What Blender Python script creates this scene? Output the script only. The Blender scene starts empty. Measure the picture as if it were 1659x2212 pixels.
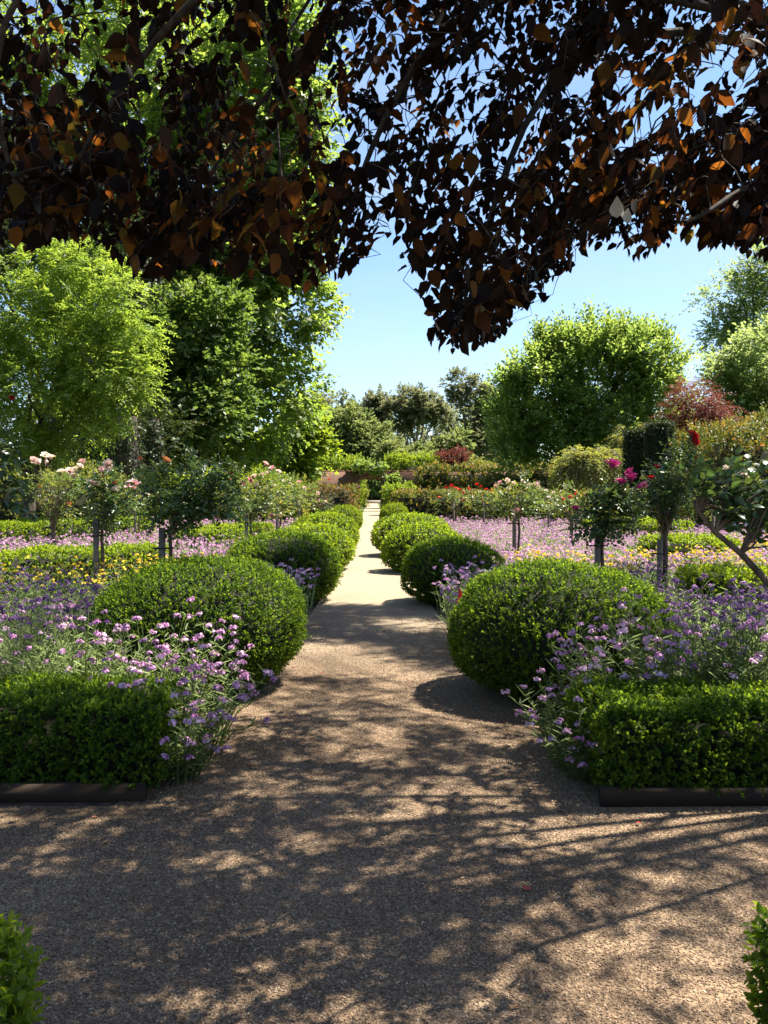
import bpy, math, random
import numpy as np
from mathutils import Vector, Matrix, Euler

R = math.radians
rng = np.random.default_rng(7)
random.seed(7)
SC = bpy.context.scene
COL = SC.collection

# ------------------------------------------------------------------ camera
EYE = 1.6
YAW, PITCH = R(0.82), R(1.73)
FOC = 1854.0                     # focal length in units of a 1659 x 2212 picture
cam_data = bpy.data.cameras.new('camera')
cam = bpy.data.objects.new('camera', cam_data)
COL.objects.link(cam)
cam.location = (0, 0, EYE)
cam.rotation_euler = (R(90) - PITCH, 0, -YAW)
cam_data.sensor_fit = 'VERTICAL'
cam_data.sensor_height = 36.0
cam_data.sensor_width = 27.0
cam_data.lens = 36.0 * FOC / 2212.0
cam_data.clip_start = 0.05
cam_data.clip_end = 2000
SC.camera = cam

# ------------------------------------------------------------------ light
SUN_AZ, SUN_EL = R(68), R(61)    # azimuth from +Y (down the path) towards +X (right)
SUN = np.array([math.sin(SUN_AZ) * math.cos(SUN_EL), math.cos(SUN_AZ) * math.cos(SUN_EL), math.sin(SUN_EL)])
world = bpy.data.worlds.new('World')
SC.world = world
world.use_nodes = True
wn, wl = world.node_tree.nodes, world.node_tree.links
wn.clear()
sky = wn.new('ShaderNodeTexSky')
sky.sky_type = 'NISHITA'
sky.sun_disc = False
sky.sun_elevation = SUN_EL
sky.sun_rotation = SUN_AZ
sky.altitude = 0
sky.air_density = 1.0
sky.dust_density = 0.5
sky.ozone_density = 5.0
bg = wn.new('ShaderNodeBackground')
bg.inputs['Strength'].default_value = 0.070
wo = wn.new('ShaderNodeOutputWorld')
tc = wn.new('ShaderNodeTexCoord'); mp = wn.new('ShaderNodeMapping'); mp.inputs['Scale'].default_value = (1.2, 1.2, 5.0); mp.inputs['Rotation'].default_value = (.25, .3, .4)
nz = wn.new('ShaderNodeTexNoise'); nz.inputs['Scale'].default_value = 2.2; nz.inputs['Detail'].default_value = 7; nz.inputs['Roughness'].default_value = .55
cr = wn.new('ShaderNodeValToRGB'); cr.color_ramp.elements[0].position = .45; cr.color_ramp.elements[1].position = .8
cr.color_ramp.elements[0].color = (0, 0, 0, 1); cr.color_ramp.elements[1].color = (.45, .45, .45, 1)
cm = wn.new('ShaderNodeMix'); cm.data_type = 'RGBA'; cm.inputs[7].default_value = (3.5, 3.6, 3.8, 1)   # thin high cirrus
wl.new(tc.outputs['Generated'], mp.inputs[0]); wl.new(mp.outputs[0], nz.inputs['Vector']); wl.new(nz.outputs['Fac'], cr.inputs['Fac'])
wl.new(cr.outputs['Color'], cm.inputs[0]); wl.new(sky.outputs[0], cm.inputs[6]); wl.new(cm.outputs[2], bg.inputs['Color'])
wl.new(bg.outputs[0], wo.inputs['Surface'])
sun_data = bpy.data.lights.new('sun', 'SUN')
sun_data.energy = 5.0
sun_data.angle = R(0.53)
sun_data.color = (1.0, 0.93, 0.82)
sun = bpy.data.objects.new('sun', sun_data)
COL.objects.link(sun)
sun.rotation_euler = Vector(SUN).to_track_quat('Z', 'Y').to_euler()
sun.location = (8, 8, 20)
SC.view_settings.view_transform = 'Standard'
SC.view_settings.look = 'None'
SC.view_settings.exposure = 1.82
SC.view_settings.gamma = 1.0
SC.view_settings.use_curve_mapping = False
SC.render.engine = 'CYCLES'
SC.cycles.max_bounces = 7
SC.cycles.diffuse_bounces = 3
SC.cycles.transmission_bounces = 4
SC.cycles.glossy_bounces = 2
SC.cycles.use_denoising = True
SC.cycles.sample_clamp_indirect = 6.0

# ------------------------------------------------------------------ helpers: places
_RM = np.array(cam.rotation_euler.to_matrix())

def P(px, py, d):
    """world point seen at (px, py) of the 1659-wide picture, at distance d down the garden"""
    v = _RM @ np.array([(px - 829.5) / FOC, (1106.0 - py) / FOC, -1.0])
    return np.array([0, 0, EYE]) + v * (d / v[1])

def proj(p):
    """picture position of world points (n,3)"""
    q = (np.atleast_2d(p) - np.array([0, 0, EYE])) @ _RM
    z = -q[:, 2]
    z = np.where(np.abs(z) < 1e-3, 1e-3, z)
    return 829.5 + FOC * q[:, 0] / z, 1106.0 - FOC * q[:, 1] / z, z

def nrm(a):
    return a / np.maximum(np.linalg.norm(a, axis=-1, keepdims=True), 1e-9)

def rdir(n, g=None):
    return nrm((g or rng).normal(size=(n, 3)))

# ------------------------------------------------------------------ helpers: objects
def mesh_np(name, V, F, var=None, mats=(), fmat=None, smooth=False):
    V = np.ascontiguousarray(V, dtype=np.float32)
    F = np.ascontiguousarray(F, dtype=np.int32)
    me = bpy.data.meshes.new(name)
    n, k = F.shape
    me.vertices.add(len(V)); me.vertices.foreach_set('co', V.ravel())
    me.loops.add(n * k); me.loops.foreach_set('vertex_index', F.ravel())
    me.polygons.add(n)
    me.polygons.foreach_set('loop_start', np.arange(0, n * k, k, dtype=np.int32))
    for m in mats: me.materials.append(m)
    if fmat is not None: me.polygons.foreach_set('material_index', np.asarray(fmat, dtype=np.int32))
    if smooth: me.polygons.foreach_set('use_smooth', np.ones(n, dtype=bool))
    if var is not None:
        a = me.attributes.new('v', 'FLOAT', 'POINT')
        a.data.foreach_set('value', np.ascontiguousarray(var, dtype=np.float32))
    me.update(calc_edges=True)
    return me

def link(name, data, parent=None, loc=None, kind=None):
    o = bpy.data.objects.new(name, data)
    COL.objects.link(o)
    if parent is not None: o.parent = parent
    if loc is not None: o.location = loc
    if kind: o['kind'] = kind
    return o

def tag(o, label, cat, group=None, kind=None):
    o['label'] = label; o['category'] = cat
    if group: o['group'] = group
    if kind: o['kind'] = kind
    return o

def thing(name, label, cat, loc=(0, 0, 0), group=None, rotz=0.0):
    o = link(name, None)
    o.location = loc; o.rotation_euler = (0, 0, rotz)
    o.empty_display_size = 0.2
    return tag(o, label, cat, group)

def join(parts):
    """parts: list of (V, F, var) with the same face size"""
    Vs, Fs, vs, off = [], [], [], 0
    for V, F, v in parts:
        Vs.append(V); Fs.append(F + off); vs.append(v); off += len(V)
    return np.concatenate(Vs), np.concatenate(Fs), np.concatenate(vs)

# ------------------------------------------------------------------ helpers: leaves
def leaf_geo(C, T, N, L, W, var, fine=False, fold=0.18):
    n = len(C)
    L = np.broadcast_to(np.asarray(L, float), (n,))[:, None]
    W = np.broadcast_to(np.asarray(W, float), (n,))[:, None]
    B = nrm(np.cross(N, T)); N2 = np.cross(T, B)
    if not fine:
        V = np.stack([C, C + T * L * .45 + B * W * .5 + N2 * W * fold, C + T * L - N2 * L * .06,
                      C + T * L * .45 - B * W * .5 + N2 * W * fold], 1).reshape(-1, 3)
        F = np.arange(n * 4).reshape(n, 4)
        return V, F, np.repeat(var, 4)
    tip = C + T * L - N2 * L * .16
    V = np.stack([C, C + T * L * .25 + B * W * .44 + N2 * W * fold, C + T * L * .66 + B * W * .36 + N2 * (W * fold - L * .06),
                  tip, C + T * L * .66 - B * W * .36 + N2 * (W * fold - L * .06), C + T * L * .25 - B * W * .44 + N2 * W * fold],
                 1).reshape(-1, 3)
    i = np.arange(n)[:, None] * 6
    F = np.concatenate([i + np.array([[0, 1, 2, 3]]), i + np.array([[0, 3, 4, 5]])])
    return V, F, np.repeat(var, 6)

def spray_pts(B, D, L, k, droop=0.0, spread=.85, up=None, jit=.35, hang=0.0, g=None):
    """leaf bases, directions, normals for sprays: twigs starting at B along D with k leaves on alternating sides"""
    g = g or rng
    s = len(B)
    L = np.broadcast_to(np.asarray(L, float), (s,))
    if up is None: up = np.array([0, 0, 1.0])
    U = np.broadcast_to(up, (s, 3)) + g.normal(size=(s, 3)) * .25
    S = nrm(np.cross(D, U)); N = np.cross(S, D)
    t = (np.arange(k) + .6) / k
    c = B[:, None, :] + D[:, None, :] * (t[None, :, None] * L[:, None, None])
    c = c + np.array([0, 0, -1.0]) * (droop * (t ** 2)[None, :, None] * L[:, None, None])
    sg = np.where(np.arange(k) % 2 == 0, 1.0, -1.0)
    sp = np.where(np.arange(k) == k - 1, .1, spread)
    T = D[:, None, :] * (1 - .45 * sp)[None, :, None] + S[:, None, :] * (sg * sp)[None, :, None]
    T = T + g.normal(size=(s, k, 3)) * jit + np.array([0, 0, -1.0]) * (hang + droop * t[None, :, None] * .6)
    T = nrm(T)
    Nn = np.broadcast_to(N[:, None, :], (s, k, 3)) + g.normal(size=(s, k, 3)) * jit
    Nn = nrm(Nn - T * np.sum(Nn * T, -1, keepdims=True))
    return c.reshape(-1, 3), T.reshape(-1, 3), Nn.reshape(-1, 3), np.tile(t, s)

def tubes(lines, sides=6):
    """lines: list of (points (m,3), radii (m,)) -> V,F,var"""
    out = []
    for pts, rad in lines:
        pts = np.asarray(pts, float); rad = np.asarray(rad, float)
        m = len(pts)
        d = np.gradient(pts, axis=0); d = nrm(d)
        ref = np.array([0.31, 0.77, 0.2]) if abs(d[:, 2]).mean() > .6 else np.array([0.05, 0.1, 1.0])
        a = nrm(np.cross(d, ref)); b = np.cross(d, a)
        th = np.arange(sides) * 2 * math.pi / sides
        ring = pts[:, None, :] + rad[:, None, None] * (a[:, None, :] * np.cos(th)[None, :, None] + b[:, None, :] * np.sin(th)[None, :, None])
        V = ring.reshape(-1, 3)
        i = np.arange(m - 1)[:, None] * sides; j = np.arange(sides)[None, :]; j2 = (j + 1) % sides
        F = np.stack([i + j, i + j2, i + sides + j2, i + sides + j], -1).reshape(-1, 4)
        out.append((V, F, np.full(len(V), rng.random())))
    return join(out)

def curve(a, b, sag=0.0, wob=0.0, n=6):
    a = np.asarray(a, float); b = np.asarray(b, float)
    t = np.linspace(0, 1, n)[:, None]
    p = a + (b - a) * t + np.array([0, 0, 1.0]) * sag * (t * (1 - t)) * 4
    if wob: p[1:-1] += rng.normal(size=(n - 2, 3)) * wob
    return p

def box_geo(x0, x1, y0, y1, z0, z1):
    V = np.array([(x, y, z) for z in (z0, z1) for y in (y0, y1) for x in (x0, x1)], float)
    F = np.array([[0, 2, 3, 1], [4, 5, 7, 6], [0, 1, 5, 4], [2, 6, 7, 3], [0, 4, 6, 2], [1, 3, 7, 5]])
    return V, F, np.full(8, rng.random())

# ------------------------------------------------------------------ materials
def new_mat(name):
    m = bpy.data.materials.new(name); m.use_nodes = True
    nt = m.node_tree; nt.nodes.clear()
    return m, nt.nodes, nt.links

def leaf_mat(name, cols, tcols=None, trans=.45, rough=.5, spec=.3, obj_random=False, sat_noise=None):
    """reflecting and light-passing leaf; cols: ramp over the leaf's own random value"""
    m, N, Lk = new_mat(name)
    out = N.new('ShaderNodeOutputMaterial'); mix = N.new('ShaderNodeMixShader')
    pr = N.new('ShaderNodeBsdfPrincipled'); tr = N.new('ShaderNodeBsdfTranslucent')
    if obj_random:
        src = N.new('ShaderNodeObjectInfo').outputs['Random']
    else:
        a = N.new('ShaderNodeAttribute'); a.attribute_name = 'v'; src = a.outputs['Fac']
    def ramp(cs):
        r = N.new('ShaderNodeValToRGB'); e = r.color_ramp.elements
        while len(e) < len(cs): e.new(.5)
        for i, c in enumerate(cs):
            e[i].position = i / max(1, len(cs) - 1); e[i].color = (*c, 1)
        Lk.new(src, r.inputs['Fac']); return r
    r1 = ramp(cols)
    r2 = ramp(tcols or [tuple(min(1, x * y) for x, y in zip(c, (2.6, 2.2, 1.2))) for c in cols])
    Lk.new(r1.outputs['Color'], pr.inputs['Base Color']); Lk.new(r2.outputs['Color'], tr.inputs['Color'])
    pr.inputs['Roughness'].default_value = rough
    pr.inputs['Specular IOR Level'].default_value = spec
    mix.inputs['Fac'].default_value = trans
    Lk.new(pr.outputs[0], mix.inputs[1]); Lk.new(tr.outputs[0], mix.inputs[2]); Lk.new(mix.outputs[0], out.inputs['Surface'])
    return m

def noise_mat(name, c1, c2, scale=8, rough=.9, bump=.3, dist=.01, detail=6, stretch=(1, 1, 1), spec=.2):
    m, N, Lk = new_mat(name)
    out = N.new('ShaderNodeOutputMaterial'); pr = N.new('ShaderNodeBsdfPrincipled')
    tc = N.new('ShaderNodeTexCoord'); mp = N.new('ShaderNodeMapping'); mp.inputs['Scale'].default_value = stretch
    nz = N.new('ShaderNodeTexNoise'); nz.inputs['Scale'].default_value = scale; nz.inputs['Detail'].default_value = detail
    r = N.new('ShaderNodeValToRGB'); r.color_ramp.elements[0].position = .32; r.color_ramp.elements[1].position = .68
    r.color_ramp.elements[0].color = (*c1, 1); r.color_ramp.elements[1].color = (*c2, 1)
    bp = N.new('ShaderNodeBump'); bp.inputs['Strength'].default_value = bump; bp.inputs['Distance'].default_value = dist
    Lk.new(tc.outputs['Object'], mp.inputs[0]); Lk.new(mp.outputs[0], nz.inputs['Vector']); Lk.new(nz.outputs['Fac'], r.inputs['Fac'])
    Lk.new(r.outputs['Color'], pr.inputs['Base Color']); Lk.new(nz.outputs['Fac'], bp.inputs['Height']); Lk.new(bp.outputs[0], pr.inputs['Normal'])
    pr.inputs['Roughness'].default_value = rough; pr.inputs['Specular IOR Level'].default_value = spec
    Lk.new(pr.outputs[0], out.inputs['Surface'])
    return m

M = {}
M['bark'] = noise_mat('bark', (.035, .026, .02), (.12, .095, .075), 9, .95, .8, .03, stretch=(1, 1, .25))
M['pale_bark'] = noise_mat('pale_bark', (.16, .13, .10), (.34, .28, .22), 6, .95, .6, .03, stretch=(1, 1, .25))
M['twig'] = noise_mat('dark_twig', (.016, .011, .009), (.05, .038, .03), 30, .85, .3, .003)
M['cane'] = noise_mat('rose_cane', (.09, .08, .04), (.17, .12, .07), 20, .7, .2, .003)
M['rose_bark'] = noise_mat('rose_bark', (.06, .042, .03), (.16, .115, .085), 18, .9, .5, .006, stretch=(1, 1, .3))
M['stake'] = noise_mat('weathered_stake', (.10, .085, .065), (.24, .20, .16), 14, .9, .4, .004, stretch=(1, 1, .1))
M['timber'] = noise_mat('edging_timber', (.018, .012, .009), (.045, .03, .02), 10, .85, .4, .004, stretch=(.12, 1, 1))
M['inner'] = noise_mat('inner_twigs', (.012, .014, .008), (.03, .03, .018), 30, .95, .5, .02)
M['soil'] = noise_mat('bed_soil', (.03, .021, .014), (.10, .072, .05), 14, .95, .8, .03)
M['lawn'] = noise_mat('ground_turf', (.04, .065, .015), (.085, .12, .03), 3, .95, .5, .03)
M['step'] = noise_mat('step_stone', (.22, .19, .15), (.36, .31, .25), 6, .9, .3, .01)
M['coping'] = noise_mat('coping_brick', (.14, .06, .038), (.24, .115, .07), 7, .9, .4, .01)
M['door'] = noise_mat('gate_wood', (.05, .025, .015), (.10, .05, .03), 12, .8, .3, .004, stretch=(1, 1, .1))
M['flag'] = leaf_mat('flag_plastic', [(.75, .02, .02), (.75, .02, .02)], [(.8, .03, .02)] * 2, .35, .4)
M['wire'] = noise_mat('flag_wire', (.25, .25, .25), (.35, .35, .35), 20, .4, .1)
M['fallen'] = noise_mat('dry_leaf', (.36, .22, .13), (.52, .36, .24), 22, .8, .3, .004)
M['fallen_red'] = noise_mat('red_leaf', (.28, .03, .02), (.45, .07, .04), 22, .6, .3, .004)

PL_C = [(.007, .004, .0035), (.010, .005, .004), (.016, .008, .005), (.010, .009, .0045)]
PL_T = [(.006, .003, .002), (.010, .004, .002), (.014, .005, .003), (.022, .008, .004), (.08, .024, .006), (.34, .10, .012), (.44, .16, .02), (.26, .18, .02)]  # dark steps for shaded leaves, orange for backlit: light put into the colour
M['plum'] = leaf_mat('plum_leaf', PL_C, PL_T, .42, .6, .12)
M['plum_part'] = leaf_mat('plum_leaf_single', PL_C, PL_T, .40, .6, .12, obj_random=True)
M['dry_grey'] = leaf_mat('grey_leaf', [(.28, .25, .21), (.36, .32, .28)], [(.3, .26, .2)] * 2, .3, .7)
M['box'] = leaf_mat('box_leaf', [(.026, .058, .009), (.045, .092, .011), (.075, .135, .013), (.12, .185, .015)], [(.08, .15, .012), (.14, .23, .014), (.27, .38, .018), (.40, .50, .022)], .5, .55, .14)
M['box_bright'] = leaf_mat('box_leaf_sunlit', [(.06, .11, .012), (.10, .165, .014), (.135, .20, .016), (.17, .23, .018)], [(.22, .32, .014), (.36, .46, .018), (.48, .56, .022)], .5, .5, .25)  # sunlit copy of the box leaf, sunshine put into its colour
M['linden'] = leaf_mat('linden_leaf', [(.055, .09, .02), (.08, .12, .024), (.11, .15, .028), (.14, .18, .035)], [(.22, .33, .045), (.30, .42, .055), (.40, .49, .08)], .56, .45, .4)
M['midgreen'] = leaf_mat('mid_green_leaf', [(.04, .08, .02), (.06, .105, .024), (.085, .13, .028), (.11, .16, .034)], [(.13, .23, .035), (.2, .30, .04), (.29, .38, .05)], .44, .45, .4)
M['tallgreen'] = leaf_mat('tall_tree_leaf', [(.09, .15, .022), (.12, .19, .028), (.16, .23, .035)], [(.3, .42, .04), (.4, .5, .05), (.48, .56, .06)], .5, .5, .3)
M['fern'] = leaf_mat('feathery_leaf', [(.085, .15, .022), (.12, .19, .028), (.16, .23, .034)], [(.28, .42, .04), (.36, .48, .05), (.44, .54, .07)], .48, .55, .25)
M['yellowgreen'] = leaf_mat('yellow_green_leaf', [(.10, .16, .016), (.14, .21, .02), (.2, .26, .03)], None, .45, .5, .3)
M['round'] = leaf_mat('round_tree_leaf', [(.06, .11, .035), (.085, .145, .035), (.13, .19, .04), (.17, .22, .05)], [(.22, .34, .06), (.32, .43, .07), (.42, .50, .09)], .54, .45, .35)
M['farright'] = leaf_mat('far_leaf', [(.055, .10, .03), (.08, .13, .035), (.115, .17, .05)], [(.28, .38, .10), (.42, .48, .14)], .55, .5, .3)
M['maple'] = leaf_mat('maple_leaf', [(.07, .022, .018), (.11, .035, .024), (.16, .07, .038)], [(.25, .06, .04)] * 2, .35, .55, .2)
M['weeping'] = leaf_mat('weeping_leaf', [(.10, .13, .035), (.14, .17, .045), (.19, .21, .07)], None, .42, .6, .2)
M['yew'] = leaf_mat('yew_leaf', [(.016, .03, .010), (.028, .048, .014), (.05, .06, .02)], None, .2, .5, .3)
M['bronze'] = leaf_mat('bronze_hedge_leaf', [(.045, .075, .015), (.08, .11, .02), (.15, .12, .03), (.20, .10, .035)], None, .36, .5, .3)
M['brown_hedge'] = leaf_mat('brown_hedge_leaf', [(.04, .05, .018), (.07, .065, .022), (.11, .06, .03), (.12, .09, .03)], None, .3, .5, .3)
M['pine'] = leaf_mat('pine_leaf', [(.08, .095, .042), (.115, .125, .055), (.16, .15, .075)], [(.18, .21, .08), (.30, .30, .13)], .45, .6, .2)
M['oak'] = leaf_mat('oak_leaf', [(.075, .105, .036), (.105, .135, .042), (.15, .16, .06)], [(.2, .26, .07), (.34, .37, .10)], .48, .6, .2)
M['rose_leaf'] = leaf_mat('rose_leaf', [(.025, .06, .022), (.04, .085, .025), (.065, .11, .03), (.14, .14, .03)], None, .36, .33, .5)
M['rose_leaf_lit'] = leaf_mat('rose_leaf_sunlit', [(.05, .09, .025), (.075, .125, .03), (.11, .15, .04), (.22, .17, .04)], None, .4, .4, .4)  # paler twin of the rose leaf, sun on the beds put into the colour
M['grey_green'] = leaf_mat('wallflower_leaf', [(.07, .11, .04), (.10, .15, .05), (.15, .20, .07), (.20, .23, .10)], [(.22, .31, .09), (.32, .42, .13), (.45, .52, .2)], .46, .55, .25)
M['mauve'] = leaf_mat('mauve_petal', [(.42, .17, .40), (.56, .29, .50), (.68, .44, .60), (.78, .64, .70)], [(.5, .22, .45), (.72, .5, .62)], .35, .6, .15)
M['violet'] = leaf_mat('violet_shaded_petal', [(.08, .035, .125), (.13, .06, .18), (.22, .11, .26), (.42, .25, .42)], [(.25, .1, .4), (.4, .2, .5)], .3, .6, .15)  # wallflower petals with the bed's shade put into a deeper violet
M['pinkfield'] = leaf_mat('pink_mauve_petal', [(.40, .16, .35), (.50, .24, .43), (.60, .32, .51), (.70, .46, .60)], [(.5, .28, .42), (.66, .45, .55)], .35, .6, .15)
M['yellow'] = leaf_mat('yellow_petal', [(.66, .42, .02), (.74, .54, .05), (.80, .64, .12)], [(.75, .55, .05)] * 2, .35, .6, .15)
PET = {}
for nme, c, t in (('pink', (.88, .54, .54), (.9, .5, .42)), ('blush', (.90, .70, .64), (.95, .65, .5)), ('peach', (.80, .36, .15), (.9, .4, .12)),
                  ('magenta', (.52, .045, .22), (.6, .05, .25)), ('red', (.62, .015, .02), (.7, .03, .02)), ('crimson', (.38, .008, .018), (.5, .02, .02)),
                  ('coral', (.72, .14, .10), (.85, .18, .08)), ('cream', (.86, .76, .62), (.9, .75, .5)), ('rosepink', (.75, .30, .38), (.85, .3, .35))):
    PET[nme] = leaf_mat('petal_' + nme, [tuple(x * .85 for x in c), c], [t, t], .35, .55, .2)

M['litter'] = leaf_mat('dry_litter', [(.10, .06, .035), (.2, .12, .06), (.34, .24, .14), (.2, .05, .03)], None, .1, .8, .1)
# gravel
def gravel_mat():
    m, N, Lk = new_mat('gravel_ground')
    out = N.new('ShaderNodeOutputMaterial'); pr = N.new('ShaderNodeBsdfPrincipled'); tc = N.new('ShaderNodeTexCoord')
    vo = N.new('ShaderNodeTexVoronoi'); vo.inputs['Scale'].default_value = 125
    n1 = N.new('ShaderNodeTexNoise'); n1.inputs['Scale'].default_value = 1.1; n1.inputs['Detail'].default_value = 8
    n2 = N.new('ShaderNodeTexNoise'); n2.inputs['Scale'].default_value = 60; n2.inputs['Detail'].default_value = 5
    sep = N.new('ShaderNodeSeparateColor')
    r = N.new('ShaderNodeValToRGB'); e = r.color_ramp.elements
    e[0].color = (.105, .072, .045, 1); e[1].color = (.35, .25, .158, 1); x = e.new(.5); x.color = (.212, .145, .088, 1)
    mx = N.new('ShaderNodeMix'); mx.data_type = 'RGBA'; mx.blend_type = 'MULTIPLY'; mx.inputs[0].default_value = .8
    r2 = N.new('ShaderNodeValToRGB'); r2.color_ramp.elements[0].position = .35; r2.color_ramp.elements[1].position = .65
    r2.color_ramp.elements[0].color = (.50, .47, .45, 1); r2.color_ramp.elements[1].color = (1, 1, 1, 1)
    ad = N.new('ShaderNodeMath'); ad.operation = 'ADD'
    bp = N.new('ShaderNodeBump'); bp.inputs['Strength'].default_value = .9; bp.inputs['Distance'].default_value = .006
    for n_ in (vo, n1, n2): Lk.new(tc.outputs['Object'], n_.inputs['Vector'])
    Lk.new(vo.outputs['Color'], sep.inputs[0]); Lk.new(sep.outputs[0], r.inputs['Fac'])
    Lk.new(n1.outputs['Fac'], r2.inputs['Fac'])
    Lk.new(r.outputs['Color'], mx.inputs[6]); Lk.new(r2.outputs['Color'], mx.inputs[7]); 
    sx = N.new('ShaderNodeSeparateXYZ'); Lk.new(tc.outputs['Object'], sx.inputs[0])
    n3 = N.new('ShaderNodeTexNoise'); n3.inputs['Scale'].default_value = .8; n3.inputs['Detail'].default_value = 6; Lk.new(tc.outputs['Object'], n3.inputs['Vector'])
    m3 = N.new('ShaderNodeMath'); m3.operation = 'MULTIPLY_ADD'; m3.inputs[1].default_value = 7.0; Lk.new(n3.outputs['Fac'], m3.inputs[0]); Lk.new(sx.outputs['Y'], m3.inputs[2])
    mr = N.new('ShaderNodeMapRange'); mr.interpolation_type = 'SMOOTHSTEP'; mr.inputs['From Min'].default_value = 8.5; mr.inputs['From Max'].default_value = 18.0; Lk.new(m3.outputs[0], mr.inputs['Value'])  # path turns paler with distance: its sunlight is put into the colour
    r3 = N.new('ShaderNodeValToRGB'); r3.color_ramp.elements[0].color = (.19, .155, .10, 1); r3.color_ramp.elements[1].color = (.38, .31, .215, 1); Lk.new(n2.outputs['Fac'], r3.inputs['Fac'])
    m4 = N.new('ShaderNodeMix'); m4.data_type = 'RGBA'; Lk.new(mr.outputs[0], m4.inputs[0]); Lk.new(mx.outputs[2], m4.inputs[6]); Lk.new(r3.outputs[0], m4.inputs[7])
    Lk.new(m4.outputs[2], pr.inputs['Base Color'])
    Lk.new(vo.outputs['Distance'], ad.inputs[0]); Lk.new(n2.outputs['Fac'], ad.inputs[1]); Lk.new(ad.outputs[0], bp.inputs['Height'])
    Lk.new(bp.outputs[0], pr.inputs['Normal']); pr.inputs['Roughness'].default_value = .95; pr.inputs['Specular IOR Level'].default_value = .15
    Lk.new(pr.outputs[0], out.inputs['Surface'])
    return m
M['gravel'] = gravel_mat()

def far_path_mat():
    return noise_mat('pale_path_grit', (.25, .205, .145), (.35, .295, .215), 30, .95, .4, .004)
M['grit'] = far_path_mat()

def pebble_mat():
    m, N, Lk = new_mat('pebble')
    out = N.new('ShaderNodeOutputMaterial'); pr = N.new('ShaderNodeBsdfPrincipled'); oi = N.new('ShaderNodeObjectInfo')
    r = N.new('ShaderNodeValToRGB'); e = r.color_ramp.elements
    e[0].color = (.09, .062, .042, 1); e[1].color = (.42, .325, .225, 1); x = e.new(.55); x.color = (.205, .142, .09, 1); x = e.new(.8); x.color = (.265, .187, .12, 1)
    Lk.new(oi.outputs['Random'], r.inputs['Fac']); Lk.new(r.outputs['Color'], pr.inputs['Base Color'])
    pr.inputs['Roughness'].default_value = .85; pr.inputs['Specular IOR Level'].default_value = .2
    Lk.new(pr.outputs[0], out.inputs['Surface'])
    return m
M['pebble'] = pebble_mat()

def brick_mat():
    m, N, Lk = new_mat('brickwork')
    out = N.new('ShaderNodeOutputMaterial'); pr = N.new('ShaderNodeBsdfPrincipled'); tc = N.new('ShaderNodeTexCoord')
    sx = N.new('ShaderNodeSeparateXYZ'); cx = N.new('ShaderNodeCombineXYZ'); br = N.new('ShaderNodeTexBrick')
    Lk.new(tc.outputs['Object'], sx.inputs[0]); Lk.new(sx.outputs['X'], cx.inputs['X']); Lk.new(sx.outputs['Z'], cx.inputs['Y'])
    Lk.new(cx.outputs[0], br.inputs['Vector'])
    br.inputs['Scale'].default_value = 1.0; br.inputs['Brick Width'].default_value = .22; br.inputs['Row Height'].default_value = .075
    br.inputs['Mortar Size'].default_value = .008; br.inputs['Color1'].default_value = (.10, .042, .027, 1); br.inputs['Color2'].default_value = (.165, .07, .043, 1)
    br.inputs['Mortar'].default_value = (.15, .12, .095, 1)
    Lk.new(br.outputs['Color'], pr.inputs['Base Color']); pr.inputs['Roughness'].default_value = .9
    bp = N.new('ShaderNodeBump'); bp.inputs['Strength'].default_value = .6; bp.inputs['Distance'].default_value = .01; bp.invert = True
    Lk.new(br.outputs['Fac'], bp.inputs['Height']); Lk.new(bp.outputs[0], pr.inputs['Normal'])
    Lk.new(pr.outputs[0], out.inputs['Surface'])
    return m
M['brick'] = brick_mat()

# ------------------------------------------------------------------ the ground
def sheet(name, poly, z, mat, kind='structure'):
    V = np.array([(x, y, z) for x, y in poly], float)
    me = bpy.data.meshes.new(name)
    me.from_pydata([tuple(v) for v in V], [], [list(range(len(V)))])
    me.materials.append(mat)
    return link(name, me, kind=kind)

sheet('ground', [(-500, -300), (500, -300), (500, 900), (-500, 900)], 0.0, M['lawn'])
sheet('bed_soil', [(-14, 1.0), (14, 1.0), (14, 34), (-14, 34)], 0.004, M['soil'])
# wide gravel crossing in front, narrowing to the garden path
edge = [(1.35, 4.25), (1.22, 4.7), (1.15, 5.3), (1.05, 6.2), (.95, 7.5), (.88, 9.5), (.8, 11.2)]
poly = [(-7, -4), (7, -4), (7, 4.22)] + edge + [(-x + .06, y) for x, y in reversed(edge)] + [(-7, 4.3)]
poly = poly[:3] + edge + [(.72, 20), (.6, 36), (.55, 60), (.55, 95), (-.5, 95), (-.5, 60), (-.52, 36), (-.64, 20)] + poly[3 + len(edge):]
sheet('gravel_path', poly, 0.008, M['gravel'])

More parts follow.
